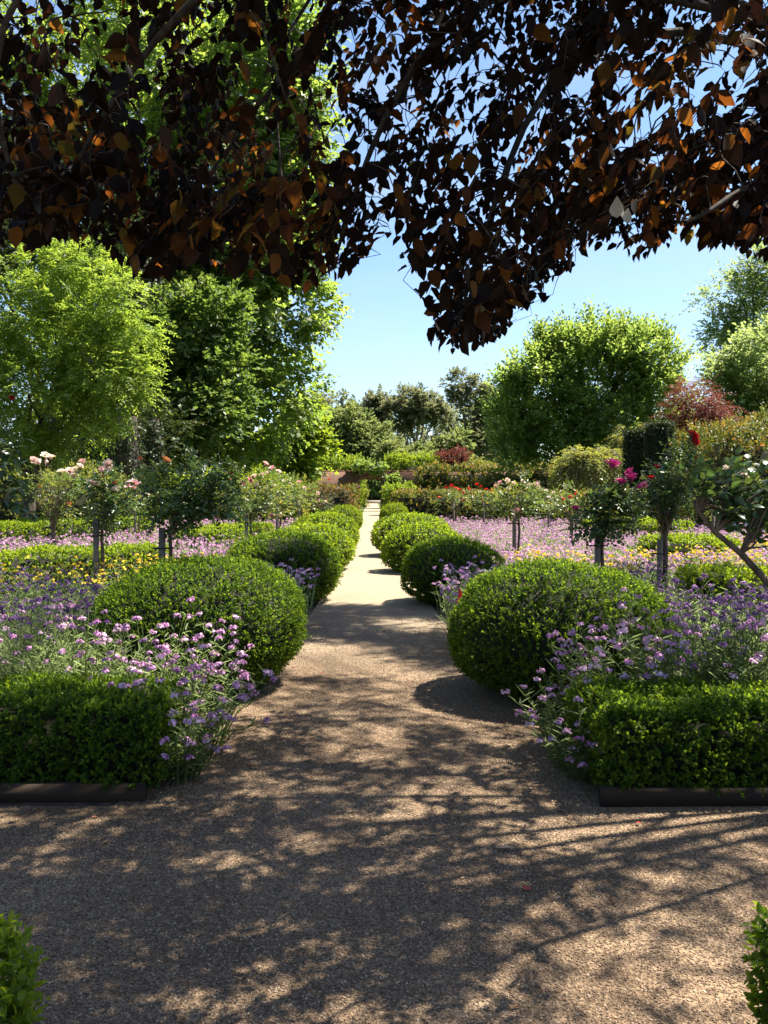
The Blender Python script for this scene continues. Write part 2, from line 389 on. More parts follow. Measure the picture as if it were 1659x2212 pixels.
# loose stones lying on the gravel (far too many to count)
def gravel_stones():
    bx = []
    V, F = [], []
    cells = []
    for (x0, x1, y0, y1, step) in ((-2.6, 2.6, 1.6, 4.1, .5), (-1.1, 1.1, 4.1, 6.1, .5), (-.9, .9, 6.1, 11.1, .5)):
        xs = np.arange(x0, x1 + 1e-6, (x1 - x0) / max(1, round((x1 - x0) / step))); ys = np.arange(y0, y1 + 1e-6, (y1 - y0) / max(1, round((y1 - y0) / step)))
        for i in range(len(xs) - 1):
            for j in range(len(ys) - 1):
                b = len(V); V += [(xs[i], ys[j], .009), (xs[i + 1], ys[j], .009), (xs[i + 1], ys[j + 1], .009), (xs[i], ys[j + 1], .009)]
                F.append((b, b + 1, b + 2, b + 3))
    me = bpy.data.meshes.new('gravel'); me.from_pydata(V, [], F); me.materials.append(M['pebble'])
    o = link('gravel', me, kind='stuff')
    tag(o, 'loose buff and brown gravel stones covering the path', 'gravel')
    ng = bpy.data.node_groups.new('scatter_stones', 'GeometryNodeTree')
    ng.interface.new_socket('Geometry', in_out='INPUT', socket_type='NodeSocketGeometry')
    ng.interface.new_socket('Geometry', in_out='OUTPUT', socket_type='NodeSocketGeometry')
    N, Lk = ng.nodes, ng.links
    gi = N.new('NodeGroupInput'); go = N.new('NodeGroupOutput')
    ds = N.new('GeometryNodeDistributePointsOnFaces'); ds.inputs['Density'].default_value = 5200
    pos = N.new('GeometryNodeInputPosition'); sx = N.new('ShaderNodeSeparateXYZ'); mr = N.new('ShaderNodeMapRange')
    mr.inputs['From Min'].default_value = 4.0; mr.inputs['From Max'].default_value = 11.0; mr.inputs['To Min'].default_value = 7200; mr.inputs['To Max'].default_value = 150
    Lk.new(pos.outputs[0], sx.inputs[0]); Lk.new(sx.outputs['Y'], mr.inputs['Value']); Lk.new(mr.outputs[0], ds.inputs['Density'])
    ico = N.new('GeometryNodeMeshIcoSphere'); ico.inputs['Radius'].default_value = 1; ico.inputs['Subdivisions'].default_value = 1
    sm = N.new('GeometryNodeSetMaterial'); sm.inputs['Material'].default_value = M['pebble']
    ins = N.new('GeometryNodeInstanceOnPoints')
    rv = N.new('FunctionNodeRandomValue'); rv.data_type = 'FLOAT_VECTOR'
    rv.inputs[0].default_value = (.0022, .0018, .0012); rv.inputs[1].default_value = (.0066, .0054, .0037)
    rr = N.new('FunctionNodeRandomValue'); rr.data_type = 'FLOAT_VECTOR'
    rr.inputs[0].default_value = (-.5, -.5, 0); rr.inputs[1].default_value = (.5, .5, 6.28); rr.inputs['Seed'].default_value = 3
    Lk.new(gi.outputs[0], ds.inputs['Mesh']); Lk.new(ds.outputs['Points'], ins.inputs['Points'])
    Lk.new(ico.outputs['Mesh'], sm.inputs['Geometry']); Lk.new(sm.outputs[0], ins.inputs['Instance'])
    Lk.new(rv.outputs[0], ins.inputs['Scale']); Lk.new(rr.outputs[0], ins.inputs['Rotation']); Lk.new(ins.outputs[0], go.inputs[0])
    md = o.modifiers.new('stones', 'NODES'); md.node_group = ng
gravel_stones()

# ------------------------------------------------------------------ brick wall with gateway
WY = 55.0
def build_wall():
    zt = P(800, 1019, WY)[2]
    t = thing('garden_wall', 'red brick garden wall with tile coping across the far end of the path', 'wall', (0, WY, 0))
    gx0, gx1 = P(777, 1050, WY)[0], P(822, 1050, WY)[0]
    gh = P(800, 1036, WY)[2]
    parts = [box_geo(-12, gx0, 0, .35, 0, zt), box_geo(gx1, 16, 0, .35, 0, zt), box_geo(gx0, gx1, .004, .346, gh, zt - .002)]
    V, F, v = join(parts)
    link('brickwork', mesh_np('brickwork', V, F, v, [M['brick']]), t)
    k = 0
    cp = bpy.data.meshes.new('coping_tile')
    V, F, v = box_geo(-.245, .245, -.06, .41, 0, .07)
    cm = mesh_np('coping_tile', V, F, v, [M['coping']])
    x = -8.0
    while x < 4.5:
        o = link('coping_tile', cm, t, (x, 0, zt + .002 + .004 * rng.random())); x += .5
    # gate surround arch and door
    th = np.linspace(0, math.pi, 9)
    rx = (gx1 - gx0) / 2
    arch = [(np.array([[(gx0 + gx1) / 2 + rx * math.cos(a), -.03, gh - .02 + .22 * math.sin(a)] for a in th]), np.full(9, .07))]
    V, F, v = tubes(arch, 5); link('gate_arch', mesh_np('gate_arch', V, F, v, [M['coping']]), t)
    d = thing('garden_gate', 'brown wooden gate standing open against the brick wall opening', 'gate', (gx1 + .02, WY - .02, 0), rotz=R(-80))
    for i in range(4):
        V, F, v = box_geo(i * .13, i * .13 + .12, -.02, .02, .05, 1.75)
        link('plank', mesh_np('plank', V, F, v, [M['door']]), d)
    for z in (.35, 1.35):
        V, F, v = box_geo(0, .51, -.045, -.021, z, z + .1)
        link('ledge', mesh_np('ledge', V, F, v, [M['door']]), d)
    s = thing('stone_step', 'low pale stone step on the path beyond the gateway', 'step', (0, WY + 24, 0))
    V, F, v = box_geo(-.9, .9, 0, 2.0, 0, .2); link('riser', mesh_np('riser', V, F, v, [M['step']]), s)
    V, F, v = box_geo(-.95, .95, -.04, 2.0, .201, .25); link('tread', mesh_np('tread', V, F, v, [M['grit']]), s)
build_wall()

def brick_pillar():
    p = P(8, 1040, 30)
    t = thing('brick_pillar', 'brick pier showing at the far left edge behind the pale roses', 'pillar', (p[0], 30, 0))
    V, F, v = box_geo(-.35, .35, -.35, .35, 0, 2.7); link('shaft', mesh_np('shaft', V, F, v, [M['brick']]), t)
    V, F, v = box_geo(-.42, .42, -.42, .42, 2.702, 2.82); link('cap', mesh_np('cap', V, F, v, [M['coping']]), t)
brick_pillar()

# ------------------------------------------------------------------ trees
def limb_lines(base, tops, r0, h_fork, wob=.12):
    lines = []
    fork = np.array([base[0], base[1], h_fork])
    m = 7
    tr = curve((base[0], base[1], -.1), fork, 0, wob * .4, m)
    rr = np.linspace(r0 * 1.25, r0 * .8, m); rr[0] = r0 * 1.6
    lines.append((tr, rr))
    for tp in tops:
        s = tr[rng.integers(m // 2, m)]
        ln = np.linalg.norm(np.asarray(tp) - s)
        lines.append((curve(s, tp, ln * .06, ln * .03, 6), np.linspace(r0 * .55, r0 * .10, 6)))
    return lines

def crown_geo(lobes, n, spray=dict(), leafL=.1, leafW=.07, k=8, L=.5, shell=.55, fine=False, up_bias=.5, clump=10, clump_r=.22, g=None):
    """leaf sprays gathered in clumps over irregular lobes (cx,cy,cz,rx,ry,rz)"""
    g = g or rng
    lob = np.array(lobes, float)
    w = (lob[:, 3] * lob[:, 4] + lob[:, 3] * lob[:, 5] + lob[:, 4] * lob[:, 5]); w = w / w.sum()
    nc = max(4, n // clump)
    idx = g.choice(len(lob), nc, p=w)
    d = rdir(nc, g)
    rad = shell + (1 - shell) * g.random(nc) ** .6
    rad *= 1 + .22 * np.sin(d[:, 0] * 5 + idx * 1.7) * np.cos(d[:, 2] * 6 + idx) 
    cc = lob[idx, :3] + d * lob[idx, 3:] * rad[:, None]
    rm = lob[idx, 3:].mean(1)
    ci = g.integers(0, nc, n)
    off = g.normal(size=(n, 3)) * (clump_r * np.sqrt(np.minimum(rm, 3.0)))[ci][:, None] * .8
    B = cc[ci] + off * np.array([1, 1, .75])
    D = nrm(d[ci] * .8 + nrm(off) * .7 + np.array([0, 0, up_bias * .5]) + g.normal(size=(n, 3)) * .35)
    c, T, N, t = spray_pts(B, D, L * (.6 + .8 * g.random(n)), k, g=g, **spray)
    o = np.repeat(d[ci], k, 0)
    N = nrm(N * .7 + o * .6 + np.array([0, 0, .35]) + g.normal(size=N.shape) * .3); N = nrm(N - T * np.sum(N * T, -1, keepdims=True))
    var = np.clip(np.repeat(g.normal(.45, .16, nc)[ci], k) + g.normal(0, .14, n * k) + .22 * (t - .5), 0, 1)
    return leaf_geo(c, T, N, leafL * (.7 + .6 * g.random(len(c))), leafW * (.7 + .6 * g.random(len(c))), var, fine)

def lobes_px(ls, d, ry=.9):
    out = []
    for e in ls:
        px, py, r = e[:3]; rz = e[3] if len(e) > 3 else r; dd = d + (e[4] if len(e) > 4 else 0)
        p = P(px, py, dd); s = dd / FOC
        out.append((p[0], p[1], p[2], r * s, r * s * ry, rz * s))
    return out

def tree(name, label, base, ls, d, n, leaf, mat, trunk_r=.25, fork=3.0, bark='bark', cat='tree', group=None, ry=.9, ntops=None, **kw):
    lob = lobes_px(ls, d, ry)
    t = thing(name, label, cat, (base[0], base[1], 0), group)
    o3 = np.array([base[0], base[1], 0])
    tops = [np.array(l[:3]) for l in lob[:ntops]]
    V, F, v = tubes(limb_lines(base, tops, trunk_r, fork), 7)
    link('trunk', mesh_np('trunk', V - o3, F, v, [M[bark]], smooth=True), t)
    V, F, v = crown_geo(lob, n, leafL=leaf[0], leafW=leaf[1], **kw)
    link('crown', mesh_np('crown', V - o3, F, v, [M[mat]]), t, kind='stuff')
    return t

# left side
tree('linden_tree', 'tall dark green broadleaf tree left of the path, reaching the top of the photo', (-9.5, 41),
     [(560, 200, 150), (420, 110, 190), (585, 430, 115), (530, 620, 150), (425, 790, 165), (560, 860, 115), (635, 560, 75), (330, 620, 150), (300, 860, 140),
      (590, 290, 110), (470, 450, 180), (640, 655, 62), (600, 60, 95), (420, 930, 100), (520, 960, 90), (590, 740, 85), (640, 380, 60), (250, 980, 90), (360, 520, 130), (640, 470, 60), (650, 250, 60), (250, 700, 120), (480, 720, 120)],
     40, 15000, (.25, .19), 'linden', .55, 5, L=.75, k=8, spray=dict(droop=.25, spread=.8, hang=.15), shell=.74, clump=20, clump_r=.24)
tree('tall_bright_tree', 'tall sunlit light green tree behind the copper leaves in the upper left', (-17, 52),
     [(200, 210, 170), (80, 100, 150), (330, 330, 130), (150, 400, 150), (330, 60, 150), (0, 300, 150), (420, 220, 110), (-60, 480, 140), (520, 120, 90)],
     50, 6500, (.26, .20), 'tallgreen', .5, 8, L=.8, k=8, spray=dict(droop=.2), shell=.6, clump=14, clump_r=.32)
tree('feathery_tree', 'yellow green tree with feathery drooping foliage at the left edge', (P(60, 1000, 23)[0], 23),
     [(120, 720, 112), (215, 645, 90), (60, 850, 100), (225, 800, 88), (20, 690, 95), (150, 915, 62), (270, 745, 50), (30, 940, 55), (255, 885, 50), (-110, 800, 140), (110, 590, 70), (180, 570, 50), (300, 700, 40), (300, 830, 36)],
     22, 5200, (.11, .042), 'fern', .16, 2.2, L=.40, k=13, spray=dict(droop=.35, spread=.9, jit=.2), shell=.62, clump=16, clump_r=.15, up_bias=.5, ntops=8)
tree('dark_evergreen_tree', 'dark shaded evergreen behind the feathery yellow green tree', (-11.5, 31),
     [(60, 640, 140), (150, 560, 110), (0, 500, 120), (220, 900, 110), (120, 980, 110), (20, 1000, 110), (330, 960, 80), (300, 540, 80)],
     31, 3600, (.17, .10), 'yew', .3, 3, L=.6, k=9, spray=dict(droop=.3), shell=.6, clump=12, clump_r=.3)
tree('sunlit_sapling', 'bright yellow green young tree at the left end of the brick wall', (P(640, 1000, 45)[0], 45),
     [(655, 900, 32, 50), (630, 960, 50), (680, 960, 26), (600, 1000, 50), (665, 995, 30)],
     44, 1500, (.22, .17), 'yellowgreen', .12, 2, L=.6, k=8, spray=dict(droop=.1), shell=.5, clump=10, clump_r=.22)

tree('leafy_tree', 'mid green leafy tree between the feathery tree and the tall dark one', (P(405, 1000, 35)[0], 35.5),
     [(400, 700, 84, 62), (345, 690, 58), (455, 680, 56), (400, 840, 104, 84), (480, 800, 58), (330, 800, 70), (470, 900, 64), (380, 930, 90, 50)],
     35, 3600, (.19, .14), 'midgreen', .2, 2.5, L=.6, k=8, spray=dict(droop=.15, spread=.8), shell=.74, clump=14, clump_r=.2, up_bias=1.0)

def ivy_trunk(px0, px1, ytop, d, label):
    a = P(px0, 1040, d); b = P(px1, 1040, d); top = P(px0, ytop, d)[2]
    cx, r = (a[0] + b[0]) / 2, (b[0] - a[0]) / 2
    t = thing('ivy_clad_trunk', label, 'tree trunk', (cx, d, 0), 'ivy clad trunks at the left')
    V, F, v = tubes([(np.array([[0, 0, z] for z in np.linspace(-.05, top, 6)]), np.linspace(r * .95, r * .8, 6))], 10)
    link('trunk', mesh_np('trunk', V, F, v, [M['bark']], smooth=True), t)
    n = 900
    th = rng.random(n) * 2 * math.pi; z = rng.random(n) * top
    nn = np.stack([np.cos(th), np.sin(th), np.zeros(n)], 1)
    B = nn * r * .92; B[:, 2] = z
    c, T, N, tt = spray_pts(B, nrm(nn * .4 + np.array([0, 0, -.6]) + rng.normal(size=(n, 3)) * .3), .25, 5, up=nn if False else None)
    V, F, v = leaf_geo(c, T, nrm(np.repeat(nn, 5, 0) + rng.normal(size=(n * 5, 3)) * .3), .09, .07, rng.random(n * 5))
    link('ivy', mesh_np('ivy', V, F, v, [M['yew']]), t, kind='stuff')
ivy_trunk(236, 304, 900, 27, 'broad dark ivy covered trunk behind the pale rose on its stake')
ivy_trunk(306, 350, 905, 30, 'narrower dark ivy covered trunk behind the peach rose')

# right side
tree('round_tree', 'large rounded light green tree with many upright tufts on the right', (P(1270, 1000, 45)[0], 46),
     [(1155, 850, 72, 88), (1150, 780, 44, 52), (1230, 785, 60, 55), (1290, 810, 90, 100), (1355, 765, 58, 50), (1395, 805, 66, 80), (1432, 790, 32, 42), (1125, 900, 52, 80), (1200, 900, 80, 90), (1320, 900, 90, 80), (1410, 890, 70, 80),
      (1180, 965, 60, 40), (1100, 960, 40, 50), (1265, 760, 28, 32), (1190, 765, 26, 32), (1385, 745, 24, 30)],
     45, 6500, (.20, .14), 'round', .35, 3, L=.85, k=9, spray=dict(droop=-.1, spread=.7), shell=.66, clump=16, clump_r=.17, up_bias=1.6)
tree('airy_tree', 'tall airy blue green tree rising at the right edge behind the others', (P(1640, 1000, 72)[0], 73),
     [(1600, 640, 75, 45), (1640, 580, 55, 40), (1560, 700, 45, 30), (1650, 700, 90, 70), (1700, 620, 90), (1550, 740, 40, 25), (1620, 790, 70, 60)],
     72, 2600, (.26, .17), 'farright', .4, 7, L=.9, k=8, spray=dict(droop=.2), shell=.3, clump=9, clump_r=.34)
tree('lower_right_tree', 'full mid green tree at the right edge beside the red maple', (P(1640, 1000, 52)[0], 53),
     [(1600, 830, 72), (1660, 800, 90), (1570, 880, 45), (1640, 900, 90, 60), (1740, 850, 100), (1560, 800, 40, 35)],
     52, 3000, (.24, .17), 'farright', .3, 3, L=.8, k=8, spray=dict(droop=.1), shell=.6, clump=10, clump_r=.3)
tree('red_maple', 'small domed maple with red brown leaves between the green trees', (P(1510, 1000, 40)[0], 40.5),
     [(1505, 865, 48, 34), (1480, 900, 40, 24), (1540, 890, 40, 26), (1500, 920, 55, 22), (1560, 915, 30, 20)],
     40, 1500, (.13, .045), 'maple', .12, 1.3, L=.6, k=9, spray=dict(droop=.45), shell=.4, clump=8, clump_r=.24, up_bias=0)

def weeping(label, px, py, rpx, d, n):
    """shrub with arching, hanging shoots"""
    top = P(px, py, d); r = rpx * d / FOC
    t = thing('weeping_shrub', label, 'shrub', (top[0], d, 0), 'weeping shrubs right of the path')
    lines, B, D = [], [], []
    for i in range(n):
        a = rng.random() * 2 * math.pi; q = r * (.35 + .65 * rng.random() ** .5)
        h = top[2] * (.86 + .14 * rng.random()) * (1 - .12 * (q / r) ** 2)
        p0 = np.array([0, 0, h * .55]); p1 = np.array([math.cos(a) * q * .6, math.sin(a) * q * .6, h]); e = h * (.15 + .5 * rng.random())
        p2 = np.array([math.cos(a) * q, math.sin(a) * q, h - e * .45]); p3 = np.array([math.cos(a) * q * 1.06, math.sin(a) * q * 1.06, max(.15, h - e)])
        s = np.linspace(0, 1, 8)[:, None]
        c = (1 - s) ** 3 * p0 + 3 * s * (1 - s) ** 2 * p1 * 1.02 + 3 * s * s * (1 - s) * p2 + s ** 3 * p3
        lines.append((c, np.linspace(.025, .006, 8)))
        for m in range(2, 8):
            for _ in range(2): B.append(c[m] + rng.normal(size=3) * .05); D.append(nrm(c[m] - c[m - 1] + rng.normal(size=3) * .15))
    lines.append((np.array([[0, 0, -.05], [0.03, 0, top[2] * .3], [0, .02, top[2] * .6]]), np.array([.12, .09, .05])))
    V, F, v = tubes(lines, 4); link('branches', mesh_np('branches', V, F, v, [M['pale_bark']]), t)
    B = np.array(B); D = np.array(D)
    c, T, N, tt = spray_pts(B, D, .38, 8, droop=.8, jit=.25)
    V, F, v = leaf_geo(c, T, N, .12, .05, rng.random(len(c)))
    link('foliage', mesh_np('foliage', V, F, v, [M['weeping']]), t, kind='stuff')
weeping('wide weeping grey green shrub left of the clipped yew columns', 1278, 935, 82, 32, 190)
weeping('weeping shrub dome showing above the clipped yew columns', 1362, 884, 55, 42, 120)

# far trees behind the wall
far = [('dark_cypress', 'tallest dark cypress with ragged flat top beside the round green tree', [(995, 825, 30, 18), (1010, 862, 36, 26), (1040, 836, 24, 13), (1000, 910, 50, 40), (1050, 890, 34, 40), (1020, 970, 60, 40), (985, 845, 20, 10), (1060, 940, 40, 40)], 128, 'pine', 1800, 'far conifers'),
       ('umbrella_pine', 'spreading grey green pine with forked pale trunk in the far treeline', [(885, 858, 38, 16), (925, 880, 32, 14), (858, 885, 24, 16), (905, 893, 46, 12), (948, 900, 24, 14), (870, 912, 20, 8)], 122, 'pine', 1150, 'far conifers'),
       ('pine_tree', 'thin pine with bare leaning trunk left of the forked pine', [(815, 880, 24, 22), (795, 895, 26, 18), (830, 872, 14, 14), (800, 930, 34, 22)], 126, 'pine', 750, 'far conifers'),
       ('oak_tree', 'rounded olive oak in the far treeline above the wall gateway', [(765, 910, 40, 26), (790, 950, 46, 34), (750, 950, 40, 34), (770, 985, 50, 24)], 115, 'oak', 1300, 'far broadleaf trees'),
       ('oak_tree', 'green oak in the far treeline beside the left trees', [(720, 910, 32, 22), (735, 950, 38, 40), (700, 930, 36, 34), (720, 985, 50, 26)], 118, 'oak', 1200, 'far broadleaf trees'),
       ('oak_tree', 'brown tinged oak furthest left in the far treeline', [(685, 895, 34, 26), (670, 940, 40, 40), (690, 975, 40, 30), (650, 900, 40, 34)], 124, 'pine', 1100, 'far broadleaf trees'),
       ('oak_tree', 'low bushy oak beneath the forked pine', [(930, 985, 40, 18), (965, 975, 40, 22), (850, 975, 40, 20), (895, 992, 50, 14), (985, 950, 26, 20)], 112, 'oak', 1200, 'far broadleaf trees'),
       ('pine_tree', 'grey pine half hidden behind the round green tree', [(1075, 880, 30, 26), (1085, 930, 40, 40), (1070, 970, 50, 30), (1110, 850, 30, 30)], 135, 'pine', 900, 'far conifers')]
for nme, lab, ls, d, mt, n, gr in far:
    cx = np.mean([l[0] for l in ls]); b = P(cx, 1000, d)
    tree(nme, lab, (b[0], d + 1), ls, d, n, (.42, .27), mt, .42, 4.5 if 'oak' in nme else 7.5, 'pale_bark', group=gr, L=1.0, k=10, spray=dict(droop=.1), shell=.45, clump=12, clump_r=.30)

def woods():
    """the wood behind, one mass"""
    lob = []
    for x in np.arange(-60, 95, 6.5):
        lob.append((x, 175 + rng.normal() * 5, 7.5 + rng.random() * 3.5, 6, 6, 6.5 + rng.random() * 2))
    V, F, v = crown_geo(lob, 4200, leafL=.9, leafW=.6, L=2.0, k=7, shell=.5, clump=8, clump_r=.7)
    o = link('woods', mesh_np('woods', V, F, v, [M['pine']]))
    tag(o, 'distant dark wood closing the view behind the far trees', 'woods', kind='stuff')
woods()

# ------------------------------------------------------------------ clipped plants
def lump(p, s=1.0, seed=0.0):
    return (np.sin(p[:, 0] * 3.1 * s + seed) * np.cos(p[:, 1] * 2.7 * s + seed * 2) + np.sin(p[:, 2] * 3.7 * s + p[:, 0] * 2 * s + seed * 3)) * .5

def clip_leaves(B, Nn, L, k, leafL, leafW, jitter=.26, up=.35, fine=False, spread=.8, stray=.02):
    D = nrm(Nn + np.array([0, 0, up]) + rng.normal(size=B.shape) * jitter)
    S = len(B)
    LL = L * (.6 + .8 * rng.random(S)); LL = np.where(rng.random(S) < stray, LL * 1.8, LL)
    c, T, N, t = spray_pts(B, D, LL, k, spread=spread, up=rdir(S), jit=.3)
    o = np.repeat(Nn, k, 0)
    N = nrm(N * .5 + o * .9 + np.array([0, 0, .35]) + rng.normal(size=N.shape) * .45)
    T = nrm(T + rng.normal(size=T.shape) * .3); N = nrm(N - T * np.sum(N * T, -1, keepdims=True))
    var = np.clip(np.repeat(rng.normal(.35, .16, S), k) + rng.normal(0, .12, S * k) + .5 * (t - .55), 0, 1)
    return leaf_geo(c, T, N, leafL * (.7 + .6 * rng.random(len(c))), leafW * (.7 + .6 * rng.random(len(c))), var, fine)

def ball_mesh(n, rx, h, leafL, leafW, L, k, seed, fine=False):
    """clipped box mound of radius rx and height h, standing on z=0"""
    d = rdir(n)
    zc = h * .46
    rz_up, rz_dn = h - zc, zc
    # blunter than a sphere
    q = np.sign(d) * np.abs(d) ** .92; q = q / np.linalg.norm(d, axis=1, keepdims=True)
    p = q * np.array([rx, rx, 1.0]); p[:, 2] = np.where(q[:, 2] > 0, q[:, 2] * rz_up, q[:, 2] * rz_dn)
    p *= (1 + .05 * lump(p * 1.4, 1.5, seed) + .024 * lump(p, 4.5, seed + 2))[:, None]
    B = p * .965; B[:, 2] += zc
    keep = B[:, 2] > .02
    V, F, v = clip_leaves(B[keep], d[keep], L, k, leafL, leafW, fine=fine)
    V[:, 2] = np.maximum(V[:, 2], .012)
    # inner mass of twigs
    a = np.linspace(0, 2 * math.pi, 20, endpoint=False); e = np.linspace(-1.35, 1.5, 10)
    iv = np.array([[math.cos(x) * math.cos(y) * rx * .93, math.sin(x) * math.cos(y) * rx * .93, zc + math.sin(y) * (rz_up if y > 0 else rz_dn) * .93] for y in e for x in a])
    i, j = np.meshgrid(np.arange(9), np.arange(20), indexing='ij')
    iF = np.stack([i * 20 + j, i * 20 + (j + 1) % 20, (i + 1) * 20 + (j + 1) % 20, (i + 1) * 20 + j], -1).reshape(-1, 4)
    return (V, F, v), (iv, iF, np.zeros(len(iv)))

def make_ball(label, x, y, geo, mat, rotz=0):
    t = thing('box_ball', label, 'topiary ball', (x, y, 0), 'clipped box balls lining the path', rotz)
    (V, F, v), (iv, iF, i0) = geo
    link('foliage', mesh_np('foliage', V, F, v, [M[mat]]), t, kind='stuff')
    link('inner_twigs', mesh_np('inner_twigs', iv, iF, i0, [M['inner']], smooth=True), t)
    return t

def copy_thing(o, loc, label, rotz=0, scale=None):
    c = o.copy(); COL.objects.link(c); c.location = loc; c.rotation_euler = (0, 0, rotz); c['label'] = label
    if scale: c.scale = scale
    for ch in list(o.children):
        k = ch.copy(); COL.objects.link(k); k.parent = c
        for g in list(ch.children):
            q = g.copy(); COL.objects.link(q); q.parent = k
    return c

near_l = make_ball('largest clipped box ball on the left, nearest the camera beside pink flowers', P(435, 1400, 6.85)[0], 6.85, ball_mesh(8600, .80, 1.0, .021, .0125, .055, 9, 1.0), 'box')
near_r = make_ball('largest clipped box ball on the right with the red flag beside it', P(1208, 1400, 6.6)[0], 6.6, ball_mesh(8600, .81, .99, .021, .0125, .055, 9, 4.0), 'box', .6)
mid = make_ball('second box ball on the left, half shaded beside the path', P(612, 1230, 11.9)[0], 11.9, ball_mesh(3600, .77, .93, .030, .02, .07, 8, 7.0), 'box')
copy_thing(mid, (P(978, 1240, 11.7)[0], 11.7, 0), 'second box ball on the right, shaded and low with wallflowers behind', 2.1, (.86, .86, .92))
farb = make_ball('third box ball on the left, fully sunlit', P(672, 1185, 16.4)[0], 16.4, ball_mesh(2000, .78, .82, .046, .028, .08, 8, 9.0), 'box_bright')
for px, d, s, lab in ((704, 20.6, (.95, .95, 1.1), 'fourth box ball on the left, sunlit in front of the brown hedge end'),
                      (744, 29.5, (.74, .74, 1.06), 'small far box ball on the left beside the brown hedge'),
                      (915, 16.0, (.85, .95, 1.02), 'third box ball on the right, sunlit and merging with the next'),
                      (890, 19.8, (1.0, 1.2, 1.1), 'fourth box ball on the right, broad and sunlit before the long hedge'),
                      (852, 29.5, (.64, .64, 1.15), 'small far box ball on the right at the hedge corner')):
    copy_thing(farb, (P(px, 1150, d)[0], d, 0), lab, rng.random() * 6, s)

def box_surface(n, lx, ly, lz, bottom=False):
    A = np.array([lx * ly, lx * lz, lx * lz, ly * lz, ly * lz]); f = rng.choice(5, n, p=A / A.sum())
    u, w = rng.random(n), rng.random(n)
    p = np.zeros((n, 3)); m = np.zeros((n, 3))
    p[:, 0] = (u - .5) * lx; p[:, 1] = (w - .5) * ly; p[:, 2] = lz
    k = f == 0; m[k] = (0, 0, 1)
    for q, s in ((1, -1), (2, 1)):
        k = f == q; p[k, 1] = s * ly / 2; p[k, 2] = w[k] * lz; m[k] = (0, s, 0)
    for q, s in ((3, -1), (4, 1)):
        k = f == q; p[k, 0] = s * lx / 2; p[k, 1] = (u[k] - .5) * ly; p[k, 2] = w[k] * lz; m[k] = (s, 0, 0)
    return p, m

def hedge(name, label, a, b, width, h, dens, leaf, L, k, mat, group=None, cat='hedge', fine=False, lumpy=.04, up=.35, z0=0.0, shoots=None):
    """clipped hedge running from a to b (ground points)"""
    a = np.asarray(a, float)[:2]; b = np.asarray(b, float)[:2]
    ln = np.linalg.norm(b - a); c = (a + b) / 2; rot = math.atan2(b[1] - a[1], b[0] - a[0])
    t = thing(name, label, cat, (c[0], c[1], 0), group, rot)
    hh = h - z0
    n = int(dens * (ln * width + 2 * ln * hh + 2 * width * hh))
    p, m = box_surface(n, ln, width, hh)
    rad = min(width, hh) * .22    # soften the arrises
    inn = np.array([ln / 2 - rad, width / 2 - rad, hh - rad])
    core = np.clip(p, [-inn[0], -inn[1], 0], inn)
    dv = p - core; dl = np.linalg.norm(dv, axis=1, keepdims=True)
    p = np.where(dl > rad, core + dv / np.maximum(dl, 1e-6) * rad, p)
    m = nrm(m + np.where(dl > 1e-4, dv / np.maximum(dl, 1e-6), 0) * 1.0)
    p = p + m * (lumpy * lump(p + c[0], 1.5, c[1]) + lumpy * .5 * lump(p, 5, c[0]))[:, None]
    B = p - m * L * .35; B[:, 2] = np.maximum(B[:, 2], .02) + z0
    V, F, v = clip_leaves(B, m, L, k, leaf[0], leaf[1], up=up, fine=fine)
    link('foliage', mesh_np('foliage', V, F, v, [M[mat]]), t, kind='stuff')
    s = .72
    V, F, v = box_geo(-ln / 2 + .12 * min(width, hh), ln / 2 - .12 * min(width, hh), -width * s / 2, width * s / 2, z0 + .004, z0 + hh * .84)
    link('inner_twigs', mesh_np('inner_twigs', V, F, v, [M['inner']]), t)
    return t

def board(label, x0, x1, y, h=.10):
    t = thing('edging_board', label, 'edging board', ((x0 + x1) / 2, y, 0), 'timber edging boards')
    V, F, v = box_geo((x0 - x1) / 2, (x1 - x0) / 2, -.025, .025, .0, h)
    link('plank', mesh_np('plank', V, F, v, [M['timber']]), t)
    for sx in (-1, 1):
        V, F, v = box_geo(sx * (x1 - x0) / 2 - sx * .10 - .03, sx * (x1 - x0) / 2 - sx * .10 + .03, .026, .075, 0, h - .02)
        link('peg', mesh_np('peg', V, F, v, [M['timber']]), t)

xl = P(352, 1600, 4.5)[0]; xr = P(1285, 1600, 4.45)[0]
hedge('box_hedge', 'dark low box hedge on the left behind a timber edging board', (xl, 4.68), (-3.6, 4.72), .70,   .455, 1700, (.025, .015), .05, 8, 'box', 'low box hedges at the crossing', fine=False, z0=.06)
hedge('box_hedge', 'low box hedge on the right with sunlit bright green top', (xr, 4.58), (3.8, 4.66), .70, .445, 1700, (.026, .0155), .05, 8, 'box', 'low box hedges at the crossing', z0=.06)
board('timber board under the left low hedge', -3.6, P(315, 1700, 4.33)[0], 4.33)
board('timber board under the right low hedge', P(1297, 1720, 4.22)[0], 3.8, 4.22)
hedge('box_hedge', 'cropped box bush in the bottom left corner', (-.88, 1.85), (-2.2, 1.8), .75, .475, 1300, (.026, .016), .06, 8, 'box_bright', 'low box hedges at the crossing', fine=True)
hedge('box_hedge', 'cropped box bush in the bottom right corner', (1.02, 1.8), (2.2, 1.9), .72, .51, 1300, (.026, .016), .06, 8, 'box', 'low box hedges at the crossing', fine=True)

